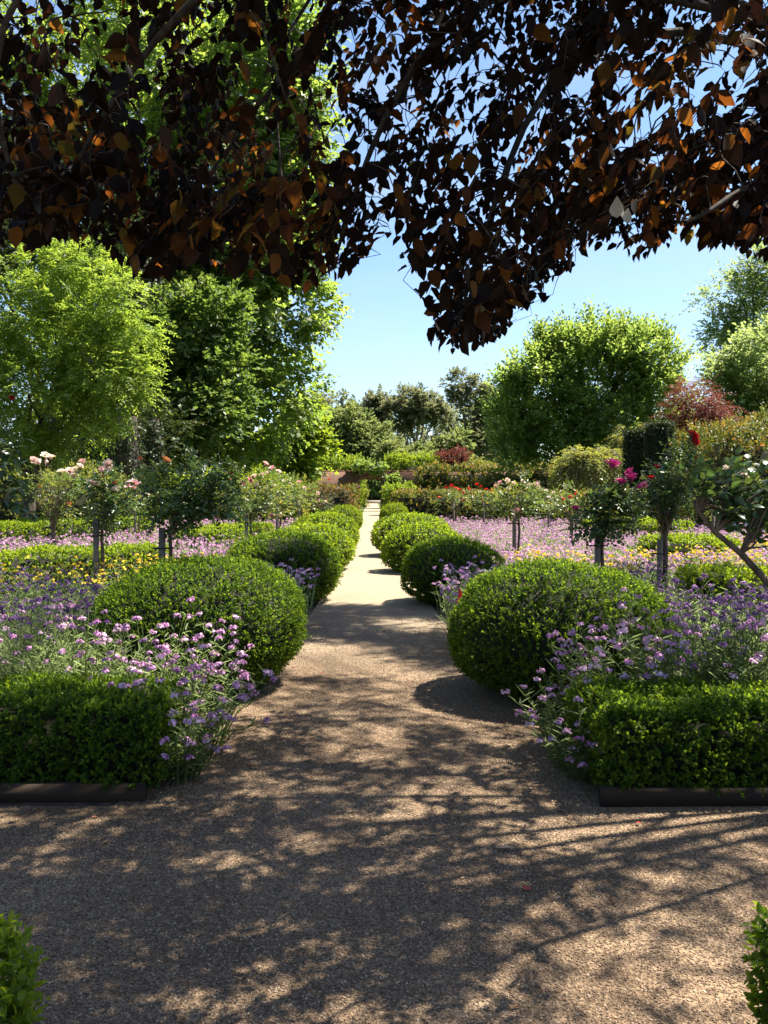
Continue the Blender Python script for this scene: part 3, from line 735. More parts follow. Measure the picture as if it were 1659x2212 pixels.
# low hedges dividing the beds
for lab, a, b, w, h in (('low bright hedge band along the left bed before the pale wallflowers', P(-140, 1160, 11.8), P(345, 1160, 14.3), .7, .60),
                        ('low bright hedge behind the pale wallflowers at the far left', P(-60, 1160, 19.5), P(300, 1160, 22.5), 1.6, .72),
                        ('short low hedge between the left roses and the sunlit balls', P(420, 1160, 18), P(560, 1160, 21), .9, .66),
                        ('rounded low bright hedge behind the dark red rose', P(1400, 1160, 15.5), P(1580, 1160, 14.5), 1.0, .66),
                        ('low bright hedge strip at the right edge among violet flowers', P(1480, 1160, 10.6), P(1800, 1160, 10.2), .8, .56),
                        ('low bright hedge behind the magenta rose', P(1270, 1160, 23), P(1480, 1160, 21), 1.0, .7)):
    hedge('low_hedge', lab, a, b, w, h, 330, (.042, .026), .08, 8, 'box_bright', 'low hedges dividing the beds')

# taller hedges further back
hedge('long_hedge', 'long clipped bronze green hedge right of the path with square end', P(852, 1100, 36), P(1420, 1100, 34.5), 1.5, 1.32, 60, (.085, .055), .16, 8, 'bronze', 'tall clipped hedges')
hedge('long_hedge', 'short brown clipped hedge end left of the path', P(755, 1100, 34), P(500, 1100, 34.5), 1.4, 1.38, 60, (.085, .055), .16, 8, 'brown_hedge', 'tall clipped hedges')
hedge('long_hedge', 'taller bronze topped hedge behind the brown hedge on the left', P(768, 1100, 43), P(560, 1100, 43), 1.8, 1.5, 45, (.10, .065), .2, 8, 'bronze', 'tall clipped hedges', lumpy=.12)
hedge('long_hedge', 'yellow topped bush hedge right of the gateway', P(833, 1100, 47), P(890, 1100, 47), 1.5, 1.62, 60, (.10, .065), .2, 8, 'yellowgreen', 'tall clipped hedges', lumpy=.15)
hedge('climbing_shrub', 'bronze and green climber covering the brick wall to the right', P(905, 1100, 52.5), P(1330, 1100, 52.5), 1.6, 2.72, 40, (.13, .085), .25, 8, 'bronze', None, 'shrub', lumpy=.22)
hedge('climbing_shrub', 'green shrub mass against the wall behind the red roses', P(1040, 1100, 45), P(1210, 1100, 45), 1.5, 2.0, 45, (.11, .07), .22, 8, 'bronze', None, 'shrub', lumpy=.2)
hedge('fruit_hedge', 'light green hedge above the wall left of the gateway', P(690, 1100, 62), P(779, 1100, 62), 1.6, 3.5, 40, (.15, .08), .35, 8, 'yellowgreen', 'light hedges beyond the wall', lumpy=.25, up=.9)
hedge('fruit_hedge', 'light green hedge above the wall right of the gateway', P(836, 1100, 62), P(946, 1100, 62), 1.6, 3.65, 40, (.15, .08), .35, 8, 'yellowgreen', 'light hedges beyond the wall', lumpy=.2, up=.9)
hedge('red_shrub', 'dull red leaved shrub above the wall', P(948, 1100, 62), P(1003, 1100, 62), 1.7, 3.95, 45, (.13, .08), .35, 8, 'maple', None, 'shrub', lumpy=.3)
hedge('fruit_hedge', 'green hedge continuing beyond the wall to the right', P(1005, 1100, 62), P(1230, 1100, 62), 1.6, 3.2, 30, (.15, .08), .35, 8, 'weeping', 'light hedges beyond the wall', lumpy=.3, up=.9)
hedge('green_shrub', 'leafy green shrub behind the palest roses at the left', P(-60, 1100, 24.5), P(240, 1100, 25), 1.8, 1.9, 45, (.09, .055), .25, 8, 'weeping', None, 'shrub', lumpy=.3)
hedge('green_shrub', 'sunlit green shrub between the ivy trunks and the wall', P(340, 1100, 30), P(640, 1100, 33), 1.8, 1.9, 40, (.10, .065), .25, 8, 'yellowgreen', None, 'shrub', lumpy=.3)
hedge('right_shrub', 'large bronze tipped bushy shrub at the right edge', P(1510, 1100, 24), P(1800, 1100, 24), 3.0, 3.2, 55, (.095, .045), .3, 8, 'bronze', None, 'shrub', lumpy=.35, up=.9)
hedge('green_shrub', 'green shrub filling the gap behind the yew columns', P(1330, 1100, 38), P(1560, 1100, 38), 2.0, 2.9, 35, (.12, .08), .3, 8, 'farright', None, 'shrub', lumpy=.3)

hedge('green_shrub', 'pale green planting closing the view beyond the gateway', P(776, 1100, 97), P(836, 1100, 97), 2.0, 3.4, 25, (.2, .12), .4, 8, 'round', None, 'shrub', lumpy=.4, up=.9)
hedge('green_shrub', 'leafy bush left of the path just past the gateway', P(764, 1100, 66), P(787, 1100, 66), 1.4, 2.0, 45, (.13, .08), .3, 8, 'weeping', None, 'shrub', lumpy=.3, up=.9)

def vine():
    p = P(800, 1010, WY - .3)
    t = thing('gateway_vine', 'leafy climber trailing over the wall above the gateway', 'climber', (p[0], WY - .3, 0))
    lob = [(0, 0, P(800, 1008, WY)[2], .8, .35, .4), (.75, 0, P(820, 1022, WY)[2], .6, .35, .45), (-.6, 0, P(780, 1006, WY)[2], .4, .3, .3), (1.3, 0, P(840, 1040, WY)[2], .5, .3, .4)]
    V, F, v = crown_geo(lob, 360, leafL=.14, leafW=.10, L=.22, k=7, shell=.3, clump=6, clump_r=.2)
    link('foliage', mesh_np('foliage', V, F, v, [M['round']]), t, kind='stuff')
    V, F, v = tubes([(curve((1.6, .05, 0), (.6, .05, lob[1][2]), .1, .05), np.linspace(.05, .03, 6)), (curve((.6, .05, lob[1][2]), (-.7, .05, lob[0][2]), .2, .05), np.linspace(.03, .01, 6))], 5)
    link('stem', mesh_np('stem', V, F, v, [M['bark']]), t)
vine()

def yew(label, px0, px1, ytop, d):
    a = P(px0, 1000, d)[0]; b = P(px1, 1000, d)[0]; h = P(px0, ytop, d)[2]; r = (b - a) / 2
    t = thing('yew_column', label, 'topiary column', ((a + b) / 2, d, 0), 'clipped yew columns')
    n = 2600
    th = rng.random(n) * 2 * math.pi; cap = rng.random(n) < .12
    q = np.where(cap, np.sqrt(rng.random(n)), 1.0)
    B = np.stack([np.cos(th) * r * q, np.sin(th) * r * q, np.where(cap, h * (1 - .02 * q), rng.random(n) * h)], 1)
    nn = np.where(cap[:, None], np.array([0, 0, 1.0]), np.stack([np.cos(th), np.sin(th), np.zeros(n)], 1))
    B += nn * (.04 * lump(B, 2.5, px0))[:, None]
    V, F, v = clip_leaves(B - nn * .06, nn, .14, 8, .075, .03, up=.5)
    link('foliage', mesh_np('foliage', V, F, v, [M['yew']]), t, kind='stuff')
    V, F, v = tubes([(np.array([[0, 0, 0], [0, 0, h * .5], [0, 0, h * .95], [0, 0, h * .96]]), np.array([r * .9, r * .9, r * .88, .01]))], 12)
    link('inner_twigs', mesh_np('inner_twigs', V, F, v, [M['inner']]), t)
yew('shorter dark clipped yew column, left of the pair', 1352, 1404, 932, 29)
yew('taller broader dark clipped yew column, right of the pair', 1400, 1452, 916, 28)

# ------------------------------------------------------------------ flowers
def wallflowers(base, h, lean, nleaf, leafL, leafW, florets, fl_size, head_r, petal_mat, fine=False):
    """stems with narrow leaves and a domed flower head; base (n,3), h (n,), lean (n,3) -> foliage, petals"""
    n = len(base)
    top = base + lean + np.array([0, 0, 1.0]) * h[:, None]
    # leaves along the stem
    t = np.linspace(.12, .9, nleaf)[None, :, None] + rng.normal(size=(n, nleaf, 1)) * .03
    c = base[:, None, :] + (top - base)[:, None, :] * t + lean[:, None, :] * (t * t - t) * .8
    a = rng.random((n, nleaf)) * 2 * math.pi
    T = nrm(np.stack([np.cos(a), np.sin(a), .45 + .5 * rng.random((n, nleaf))], -1))
    N = nrm(np.stack([-np.cos(a) * .5, -np.sin(a) * .5, np.ones_like(a)], -1) + rng.normal(size=(n, nleaf, 3)) * .3)
    m = n * nleaf
    fol = [leaf_geo(c.reshape(-1, 3), T.reshape(-1, 3), N.reshape(-1, 3), leafL * (.6 + .8 * rng.random(m)), leafW, rng.random(m), fine, .1)]
    # stems as thin blades crossing
    d = nrm(top - base)
    fol.append(leaf_geo(base, d, rdir(n), np.linalg.norm(top - base, axis=1) * 1.02, .009 if fl_size < .02 else .014, rng.random(n) * .6))
    # florets
    k = florets
    u = rng.normal(size=(n, k, 3)); u[..., 2] = np.abs(u[..., 2]) * .9 + .1; u = nrm(u)
    fc = top[:, None, :] + u * head_r * np.array([1, 1, .9]) * (.5 + .6 * rng.random((n, k, 1)))
    fn = nrm(u + rng.normal(size=(n, k, 3)) * .3)
    ft = nrm(np.cross(fn, rdir(n * k).reshape(n, k, 3)))
    hv = np.repeat(np.clip(rng.normal(.45, .22, n), 0, 1), k)
    fv = np.clip(hv + rng.normal(0, .15, n * k), 0, 1)
    fs = fl_size * (.7 + .6 * rng.random(n * k))
    fc = fc.reshape(-1, 3); ft = ft.reshape(-1, 3); fn = fn.reshape(-1, 3)
    pet = leaf_geo(fc - ft * fs[:, None] * .5, ft, fn, fs, fs * 1.0, fv, False, .12)
    if fine:
        b = np.cross(fn, ft)
        pet = join([pet, leaf_geo(fc - nrm(ft + b) * fs[:, None] * .45 + fn * .002, nrm(ft + b), fn, fs * .9, fs * .85, np.clip(fv + .08, 0, 1), False, .12)])
    return fol, pet

def flower_bed(name, label, poly_pts, petal, hgt, florets, fl, head_r, nleaf=5, leafL=.09):
    n = len(poly_pts)
    base = np.zeros((n, 3)); base[:, :2] = poly_pts; base[:, 2] = .01
    h = np.clip(rng.normal(hgt, .07, n) + .06 * np.sin(base[:, 0] * 2.1) * np.cos(base[:, 1] * 1.7), .15, 1)
    lean = rng.normal(size=(n, 3)) * .09; lean[:, 2] = 0
    fol, pet = wallflowers(base, h, lean, nleaf, leafL, .016, florets, fl, head_r, petal)
    V, F, v = join(fol)
    nf = len(F)
    V2, F2, v2 = pet
    V3, F3, v3 = join([(V, F, v), pet])
    fm = np.concatenate([np.zeros(nf, int), np.ones(len(F2), int)])
    o = link(name, mesh_np(name, V3, F3, v3, [M['grey_green'], M[petal]], fm))
    tag(o, label, 'flowers', kind='stuff')

LOW = []
for o in COL.objects:
    if o.name.split('.')[0] == 'low_hedge':
        hx = max(abs(v.co.x) for v in o.children[0].data.vertices); hy = max(abs(v.co.y) for v in o.children[0].data.vertices)
        LOW.append((o.location.x, o.location.y, o.rotation_euler.z, hx, hy))

def scatter(x0, x1, y0, y1, n, keep):
    q = np.stack([x0 + (x1 - x0) * rng.random(n), y0 + (y1 - y0) * rng.random(n)], 1)
    for cx, cy, rz, hx, hy in LOW:
        u = (q[:, 0] - cx) * math.cos(rz) + (q[:, 1] - cy) * math.sin(rz); w = -(q[:, 0] - cx) * math.sin(rz) + (q[:, 1] - cy) * math.cos(rz)
        q = q[~((np.abs(u) < hx + .05) & (w < hy + .05) & (w > -hy - .7))]
    return q[keep(q[:, 0], q[:, 1])]

def fr(x, y, m=.8):           # inside the camera's view, with a margin
    return np.abs(x) < .455 * y + m

clr = lambda x, y: np.abs(x) > np.where(y < 9, 1.15, np.where(y < 14, 1.35, 1.25))
wob = lambda x, y: np.sin(x * 1.3 + y * .8) + np.sin(x * .6 - y * 1.1)
# violet bed near, pink bed beyond, left and right
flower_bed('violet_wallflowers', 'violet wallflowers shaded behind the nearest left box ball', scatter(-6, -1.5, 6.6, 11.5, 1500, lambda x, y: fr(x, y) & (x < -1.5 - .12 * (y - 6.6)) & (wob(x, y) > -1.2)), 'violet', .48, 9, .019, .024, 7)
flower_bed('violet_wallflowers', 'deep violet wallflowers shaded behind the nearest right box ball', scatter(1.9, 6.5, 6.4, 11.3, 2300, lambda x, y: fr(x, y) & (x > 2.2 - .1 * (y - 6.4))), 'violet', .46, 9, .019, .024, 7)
flower_bed('mauve_wallflowers', 'sunlit pale mauve wallflowers filling the left bed', scatter(-11, -1.1, 11, 27, 10500, lambda x, y: fr(x, y) & clr(x, y) & ((y > 13.5) | (wob(x, y) > 0))), 'pinkfield', .44, 7, .029, .034, 4, .1)
flower_bed('mauve_wallflowers', 'sunlit pale mauve wallflowers filling the right bed', scatter(1.1, 12, 10.5, 28, 13000, lambda x, y: fr(x, y) & clr(x, y) & ((y > 12) | (wob(x, y) > -.5))), 'pinkfield', .46, 7, .029, .034, 4, .1)
flower_bed('mauve_wallflowers', 'mauve wallflowers between the first two left box balls', scatter(-1.9, -.75, 8.2, 10.8, 330, lambda x, y: x < -.75 - .0 * y), 'mauve', .5, 9, .026, .03)
flower_bed('mauve_wallflowers', 'mauve wallflowers between the first two right box balls', scatter(.78, 2.6, 7.8, 11, 520, lambda x, y: x > .8), 'mauve', .5, 9, .026, .03)
flower_bed('yellow_wallflowers', 'orange yellow wallflowers in a band across the left bed', scatter(-7, -1.9, 8, 13.2, 1500, lambda x, y: fr(x, y) & (np.abs(y - (12.6 + .75 * (x + 2))) < .8)), 'yellow', .5, 6, .03, .03)
flower_bed('yellow_wallflowers', 'yellow wallflowers among the mauve ones in the right bed', scatter(2.2, 8, 10.5, 17, 3300, lambda x, y: fr(x, y) & (wob(x * 1.4, y) > .45)), 'yellow', .47, 6, .032, .03)

def wallflower_plant(label, x, y, nst, rad, hgt, lean, petal='mauve', group='wallflower clumps in the foreground', bare=.35):
    t = thing('wallflower_plant', label, 'flowering plant', (x, y, 0), group)
    a = rng.random(nst) * 2 * math.pi; q = rad * np.sqrt(rng.random(nst))
    base = np.stack([np.cos(a) * q * .55, np.sin(a) * q * .55, np.full(nst, .012)], 1)
    ln = np.stack([np.cos(a) * q * .9, np.sin(a) * q * .9, np.zeros(nst)], 1) + np.array([lean[0], lean[1], 0]) * (.5 + rng.random((nst, 1)))
    h = np.clip(rng.normal(hgt, .09, nst), .12, .9)
    blo = rng.random(nst) > bare
    fol, pet = wallflowers(base[blo], h[blo], ln[blo], 13, .08, .012, 15, .020, .027, petal, True)
    parts = [fol[0]]
    V, F, v = join(parts)
    if (~blo).any():
        f2, _ = wallflowers(base[~blo], h[~blo] * .85, ln[~blo] * .8, 16, .085, .011, 1, .001, .001, petal, True)
        V, F, v = join([(V, F, v), f2[0]])
    link('leaves', mesh_np('leaves', V, F, v, [M['grey_green']]), t, kind='stuff')
    tops = base + ln + np.array([0, 0, 1.0]) * h[:, None]
    lines = []
    for b, tp in zip(base, tops):
        m = (b + tp) / 2 + np.array([(b[0] - tp[0]) * .15, (b[1] - tp[1]) * .15, .03]); lines.append((np.array([b, m, tp]), np.array([.004, .0032, .0022])))
    V, F, v = tubes(lines, 3); link('stems', mesh_np('stems', V, F, v, [M['grey_green']]), t, kind='stuff')
    V, F, v = pet; link('flower_heads', mesh_np('flower_heads', V, F, v, [M[petal]]), t, kind='stuff')

for lab, px, d, n, r, h, le, pt in (
        ('pink wallflower clump leaning over the corner of the left low hedge', 405, 5.05, 95, .34, .46, (.08, -.16), 'mauve'),
        ('pink wallflower clump between the left low hedge and the nearest ball', 330, 5.5, 95, .40, .55, (.06, -.1), 'mauve'),
        ('tall greenish wallflower with few blooms above the left low hedge', 170, 5.45, 80, .42, .60, (-.03, -.04), 'mauve'),
        ('grassy wallflower clump at the left edge above the low hedge', 30, 5.6, 90, .45, .62, (.05, 0), 'mauve'),
        ('shaded violet wallflower left of the nearest left ball', 210, 6.7, 80, .45, .58, (0, 0), 'violet'),
        ('shaded violet wallflower at the left edge of the bed', 60, 6.9, 80, .45, .58, (0, 0), 'violet'),
        ('small leafy wallflower spilling onto the gravel at the left hedge end', 388, 4.62, 40, .17, .26, (.04, -.05), 'mauve'),
        ('sparse wallflower spilling left of the right low hedge', 1232, 5.05, 45, .22, .36, (-.09, -.04), 'mauve'),
        ('small wallflower at the gravel corner of the right hedge', 1255, 4.62, 40, .18, .24, (-.08, -.04), 'mauve'),
        ('wallflower clump behind the right low hedge, beside the ball', 1340, 5.3, 90, .36, .55, (-.05, -.05), 'mauve'),
        ('tall wallflower behind the middle of the right low hedge', 1480, 5.35, 95, .42, .66, (0, 0), 'mauve'),
        ('tall wallflower behind the right low hedge at the photo edge', 1620, 5.4, 95, .42, .68, (0, 0), 'mauve'),
        ('violet wallflower clump right of the nearest right ball', 1490, 6.4, 85, .45, .66, (0, 0), 'violet'),
        ('violet wallflower clump at the right edge beyond the first rows', 1640, 6.5, 85, .45, .66, (0, 0), 'violet')):
    p = P(px, 1200, d)
    wallflower_plant(lab, p[0], d, int(n * 1.25) if 'gr' in lab[:14] or 'tall' in lab else n, r, h, le, pt, bare=.72 if ('greenish' in lab or 'grassy' in lab) else .5 if 'tall' in lab else .3)

# ------------------------------------------------------------------ roses
def blossom_mesh(mat):
    parts = []
    for ring, (k, tilt, r, sz) in enumerate(((7, .80, .30, .60), (7, .45, .24, .60), (6, .15, .16, .56), (5, -.05, .08, .50))):
        for i in range(k):
            a = 2 * math.pi * (i + ring * .37) / k + rng.normal() * .12
            tl = tilt + rng.normal() * .12
            o = np.array([math.cos(a), math.sin(a), 0]); s = np.array([-math.sin(a), math.cos(a), 0])
            up = np.array([0, 0, 1.0])
            d1 = o * math.sin(tl) + up * math.cos(tl)
            nin = -o * math.cos(tl) + up * math.sin(tl)
            b = o * r * .35
            w = sz * .62
            rows = []
            for t_, ww, cup in ((0, .25, 0), (.45, .9, -.10), (.85, 1.0, -.02), (1.0, .6, .10)):
                c = b + d1 * sz * t_ - nin * cup * sz
                rows += [c - s * w * ww * .5 + nin * .10 * ww * sz, c, c + s * w * ww * .5 + nin * .10 * ww * sz]
            V = np.array(rows)
            F = np.array([[q * 3 + j, q * 3 + j + 1, (q + 1) * 3 + j + 1, (q + 1) * 3 + j] for q in range(3) for j in range(2)])
            parts.append((V, F, np.full(len(V), rng.random())))
    V, F, v = join(parts); V[:, 2] -= .1
    return mesh_np('blossom', V, F, v, [mat], smooth=True)
BLO = {k: blossom_mesh(m) for k, m in PET.items()}

def rose(label, px, d, stem_top, heads, blossoms, n, mat='rose_leaf', stake=True, stake_top=None, leaf=(.05, .036), stem_r=.022, group='standard roses in the beds', lean=0.0, canes=10):
    """standard rose; heads: (px,py,rpx,rpy) crowns of leaves; blossoms: (px,py,size_px,colour)"""
    b = P(px, 1200, d); o3 = np.array([b[0], d, 0])
    t = thing('standard_rose', label, 'rose', tuple(o3), group)
    zt = P(px, stem_top, d)[2]
    s = d / FOC
    stem = curve((0, 0, -.02), (lean, .02, zt), 0, .012, 6)
    lines = [(stem, np.linspace(stem_r * 1.2, stem_r * .9, 6))]
    lob = []
    for hx, hy, rx, ry in heads:
        p = P(hx, hy, d) - o3; lob.append((p[0], p[1], p[2], rx * s, rx * s * .9, ry * s))
    cl = []
    tip0 = np.array([lean, .02, zt - .02])
    for i in range(canes):
        l = lob[rng.integers(len(lob))]; e = np.array(l[:3]) + rdir(1)[0] * np.array(l[3:]) * .8
        cl.append((curve(tip0, e, .03, .02, 5), np.linspace(stem_r * .5, .003, 5)))
    for bx, by, sp, colr in blossoms:
        p = P(bx, by, d + rng.normal() * .12) - o3
        cl.append((curve(tip0 + rng.normal(size=3) * .05, p - np.array([0, 0, .03]), .04, .015, 5), np.linspace(stem_r * .35, .003, 5)))
    V, F, v = tubes(lines, 7); link('stem', mesh_np('stem', V, F, v, [M['rose_bark']], smooth=True), t)
    V, F, v = tubes(cl, 4); link('canes', mesh_np('canes', V, F, v, [M['cane']]), t)
    if stake:
        zs = P(px, stake_top or stem_top - 20, d)[2]
        q = .03
        V, F, v = box_geo(-.075 - q, -.075 + q, -.05, -.05 + 2 * q, -.02, zs); link('stake', mesh_np('stake', V, F, v, [M['stake']]), t)
        V, F, v = tubes([(np.array([[-.11 + .14 * math.cos(a) * .9 + .04, .07 * math.sin(a) - .01, zs * .8] for a in np.linspace(0, 2 * math.pi, 9)]), np.full(9, .006))], 4)
        link('tie', mesh_np('tie', V, F, v, [M['twig']]), t)
    V, F, v = crown_geo(lob, n, leafL=leaf[0], leafW=leaf[1], L=.17, k=6, shell=.25, clump=5, clump_r=.10, fine=d < 13, spray=dict(droop=.15, spread=.85, jit=.3))
    link('foliage', mesh_np('foliage', V, F, v, [M[mat]]), t, kind='stuff')
    for bx, by, sp, colr in blossoms:
        p = P(bx, by, d - .06 + rng.normal() * .08) - o3
        o = link('blossom', BLO[colr], t, p); q = sp * s * .86
        o.scale = (q, q, q * (.85 + .3 * rng.random()))
        o.rotation_euler = (rng.normal() * .4 + .4, rng.normal() * .5, rng.random() * 6)
    return t

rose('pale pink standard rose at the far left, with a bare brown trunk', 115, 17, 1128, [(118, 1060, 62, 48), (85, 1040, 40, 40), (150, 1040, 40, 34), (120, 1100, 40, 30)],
     [(72, 996, 20, 'blush'), (86, 1000, 19, 'blush'), (97, 986, 20, 'cream'), (110, 990, 20, 'blush'), (103, 998, 18, 'blush'), (133, 1020, 18, 'cream'), (150, 1020, 20, 'blush'), (161, 1030, 18, 'blush'), (172, 1008, 17, 'blush'), (178, 998, 15, 'pink'), (165, 1015, 18, 'cream'), (84, 1052, 12, 'peach'), (150, 1090, 12, 'peach')], 260, 'rose_leaf_lit', False, stem_r=.05)
rose('blush pink standard rose tied to a pale square stake in the left bed', 221, 11.6, 1130, [(225, 1075, 45, 45), (255, 1070, 45, 40), (215, 1110, 40, 34), (262, 1105, 36, 34), (230, 1040, 30, 24)],
     [(228, 1004, 30, 'blush'), (222, 1016, 18, 'pink'), (202, 1050, 32, 'blush'), (288, 1052, 38, 'pink'), (250, 1058, 18, 'cream'), (223, 1030, 14, 'peach'), (248, 1045, 12, 'coral')], 300, 'rose_leaf', True, stake_top=1120)
rose('broad leafy rose with peach blooms on a stake behind the left ball', 366, 9.6, 1150, [(370, 1110, 58, 44), (350, 1060, 50, 60), (410, 1060, 60, 62), (470, 1070, 60, 50), (430, 1110, 50, 40), (500, 1060, 40, 40), (440, 1010, 36, 30)],
     [(356, 996, 26, 'peach'), (302, 992, 12, 'coral')], 620, 'rose_leaf', True, stake_top=1140, canes=22)
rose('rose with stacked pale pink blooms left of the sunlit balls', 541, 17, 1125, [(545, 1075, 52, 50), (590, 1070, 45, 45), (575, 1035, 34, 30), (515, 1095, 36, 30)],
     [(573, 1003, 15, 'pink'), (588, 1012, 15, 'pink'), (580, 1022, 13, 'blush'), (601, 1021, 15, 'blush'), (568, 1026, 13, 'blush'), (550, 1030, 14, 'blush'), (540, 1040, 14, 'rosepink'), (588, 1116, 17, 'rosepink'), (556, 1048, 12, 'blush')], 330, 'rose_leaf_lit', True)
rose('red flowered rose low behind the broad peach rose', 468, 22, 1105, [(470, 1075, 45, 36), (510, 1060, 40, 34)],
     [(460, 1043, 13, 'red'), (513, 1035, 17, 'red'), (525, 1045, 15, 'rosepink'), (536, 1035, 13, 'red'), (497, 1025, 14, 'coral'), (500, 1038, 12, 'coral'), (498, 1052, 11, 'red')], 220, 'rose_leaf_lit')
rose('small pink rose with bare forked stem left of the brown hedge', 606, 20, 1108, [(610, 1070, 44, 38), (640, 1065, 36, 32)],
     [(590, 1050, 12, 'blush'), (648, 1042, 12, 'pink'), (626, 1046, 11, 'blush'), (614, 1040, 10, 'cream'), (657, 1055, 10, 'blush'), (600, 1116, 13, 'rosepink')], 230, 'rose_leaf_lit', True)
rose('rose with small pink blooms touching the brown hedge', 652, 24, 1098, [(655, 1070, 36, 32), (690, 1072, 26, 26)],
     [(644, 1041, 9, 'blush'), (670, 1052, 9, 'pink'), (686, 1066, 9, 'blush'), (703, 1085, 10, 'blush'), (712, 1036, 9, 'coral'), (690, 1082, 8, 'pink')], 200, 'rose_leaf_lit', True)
rose('yellowing rose without blooms at the left among green shrubs', 300, 21, 1110, [(300, 1085, 40, 30), (265, 1090, 34, 24)], [(318, 1070, 11, 'cream'), (280, 1080, 10, 'peach')], 170, 'rose_leaf_lit', True)

rose('magenta standard rose on a dark stake behind the right ball', 1303, 10.4, 1150, [(1300, 1120, 48, 36), (1330, 1115, 46, 36), (1275, 1130, 30, 24), (1320, 1080, 40, 34), (1350, 1090, 34, 30), (1290, 1075, 26, 26)],
     [(1322, 1008, 38, 'magenta'), (1362, 1022, 26, 'magenta'), (1364, 1036, 32, 'magenta'), (1342, 1044, 28, 'magenta'), (1392, 1052, 26, 'rosepink'), (1336, 1068, 22, 'magenta'), (1244, 1100, 22, 'magenta'), (1268, 1070, 12, 'magenta'), (1386, 1054, 22, 'magenta')], 480, 'rose_leaf', True, stake_top=1140)
rose('tall rose with dark red blooms and many bare forking stems on the right', 1437, 11, 1155, [(1420, 1060, 48, 44), (1450, 1030, 42, 44), (1480, 1010, 34, 40), (1400, 1090, 40, 32), (1480, 1070, 44, 34), (1430, 1100, 50, 28)],
     [(1494, 945, 32, 'crimson'), (1500, 956, 22, 'crimson'), (1505, 990, 14, 'crimson'), (1420, 1010, 18, 'red'), (1406, 1034, 18, 'red'), (1464, 1002, 12, 'coral'), (1474, 1030, 10, 'crimson')], 430, 'rose_leaf', True, stake_top=1165, canes=20, stem_r=.035)
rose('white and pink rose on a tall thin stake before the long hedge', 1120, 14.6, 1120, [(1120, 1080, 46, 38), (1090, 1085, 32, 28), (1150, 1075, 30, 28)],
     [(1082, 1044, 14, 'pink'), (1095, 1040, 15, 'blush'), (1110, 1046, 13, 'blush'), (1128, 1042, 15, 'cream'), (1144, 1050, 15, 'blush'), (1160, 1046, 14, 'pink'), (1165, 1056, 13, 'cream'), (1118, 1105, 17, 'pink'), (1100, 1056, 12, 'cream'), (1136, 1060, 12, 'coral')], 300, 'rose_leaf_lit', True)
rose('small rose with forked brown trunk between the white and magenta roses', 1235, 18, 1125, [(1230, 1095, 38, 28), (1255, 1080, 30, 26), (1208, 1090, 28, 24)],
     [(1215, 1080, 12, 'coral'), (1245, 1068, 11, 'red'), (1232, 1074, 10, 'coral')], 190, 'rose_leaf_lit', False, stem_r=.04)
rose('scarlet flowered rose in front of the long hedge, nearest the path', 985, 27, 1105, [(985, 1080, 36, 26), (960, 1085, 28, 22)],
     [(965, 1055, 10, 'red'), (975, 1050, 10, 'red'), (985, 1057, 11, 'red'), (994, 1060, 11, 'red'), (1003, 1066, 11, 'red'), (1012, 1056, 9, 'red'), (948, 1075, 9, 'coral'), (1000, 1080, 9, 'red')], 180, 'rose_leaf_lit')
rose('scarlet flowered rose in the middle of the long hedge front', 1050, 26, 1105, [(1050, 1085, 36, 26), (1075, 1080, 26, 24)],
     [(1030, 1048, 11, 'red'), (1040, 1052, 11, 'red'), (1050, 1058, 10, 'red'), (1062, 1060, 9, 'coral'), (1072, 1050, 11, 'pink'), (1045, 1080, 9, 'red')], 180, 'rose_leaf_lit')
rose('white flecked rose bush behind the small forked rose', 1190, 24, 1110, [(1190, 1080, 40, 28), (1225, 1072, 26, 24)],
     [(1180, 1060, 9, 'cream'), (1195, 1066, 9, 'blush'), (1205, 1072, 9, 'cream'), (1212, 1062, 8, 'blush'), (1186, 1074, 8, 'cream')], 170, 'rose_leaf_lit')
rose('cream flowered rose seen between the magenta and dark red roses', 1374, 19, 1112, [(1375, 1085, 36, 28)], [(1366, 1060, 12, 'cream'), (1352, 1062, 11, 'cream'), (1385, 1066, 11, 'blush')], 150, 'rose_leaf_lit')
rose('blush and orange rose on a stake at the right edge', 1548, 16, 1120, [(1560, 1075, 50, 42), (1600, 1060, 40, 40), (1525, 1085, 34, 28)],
     [(1604, 1030, 24, 'blush'), (1566, 1012, 16, 'cream'), (1583, 1048, 13, 'peach'), (1600, 1088, 13, 'coral'), (1556, 1070, 12, 'peach'), (1620, 1050, 16, 'pink')], 260, 'rose_leaf_lit')

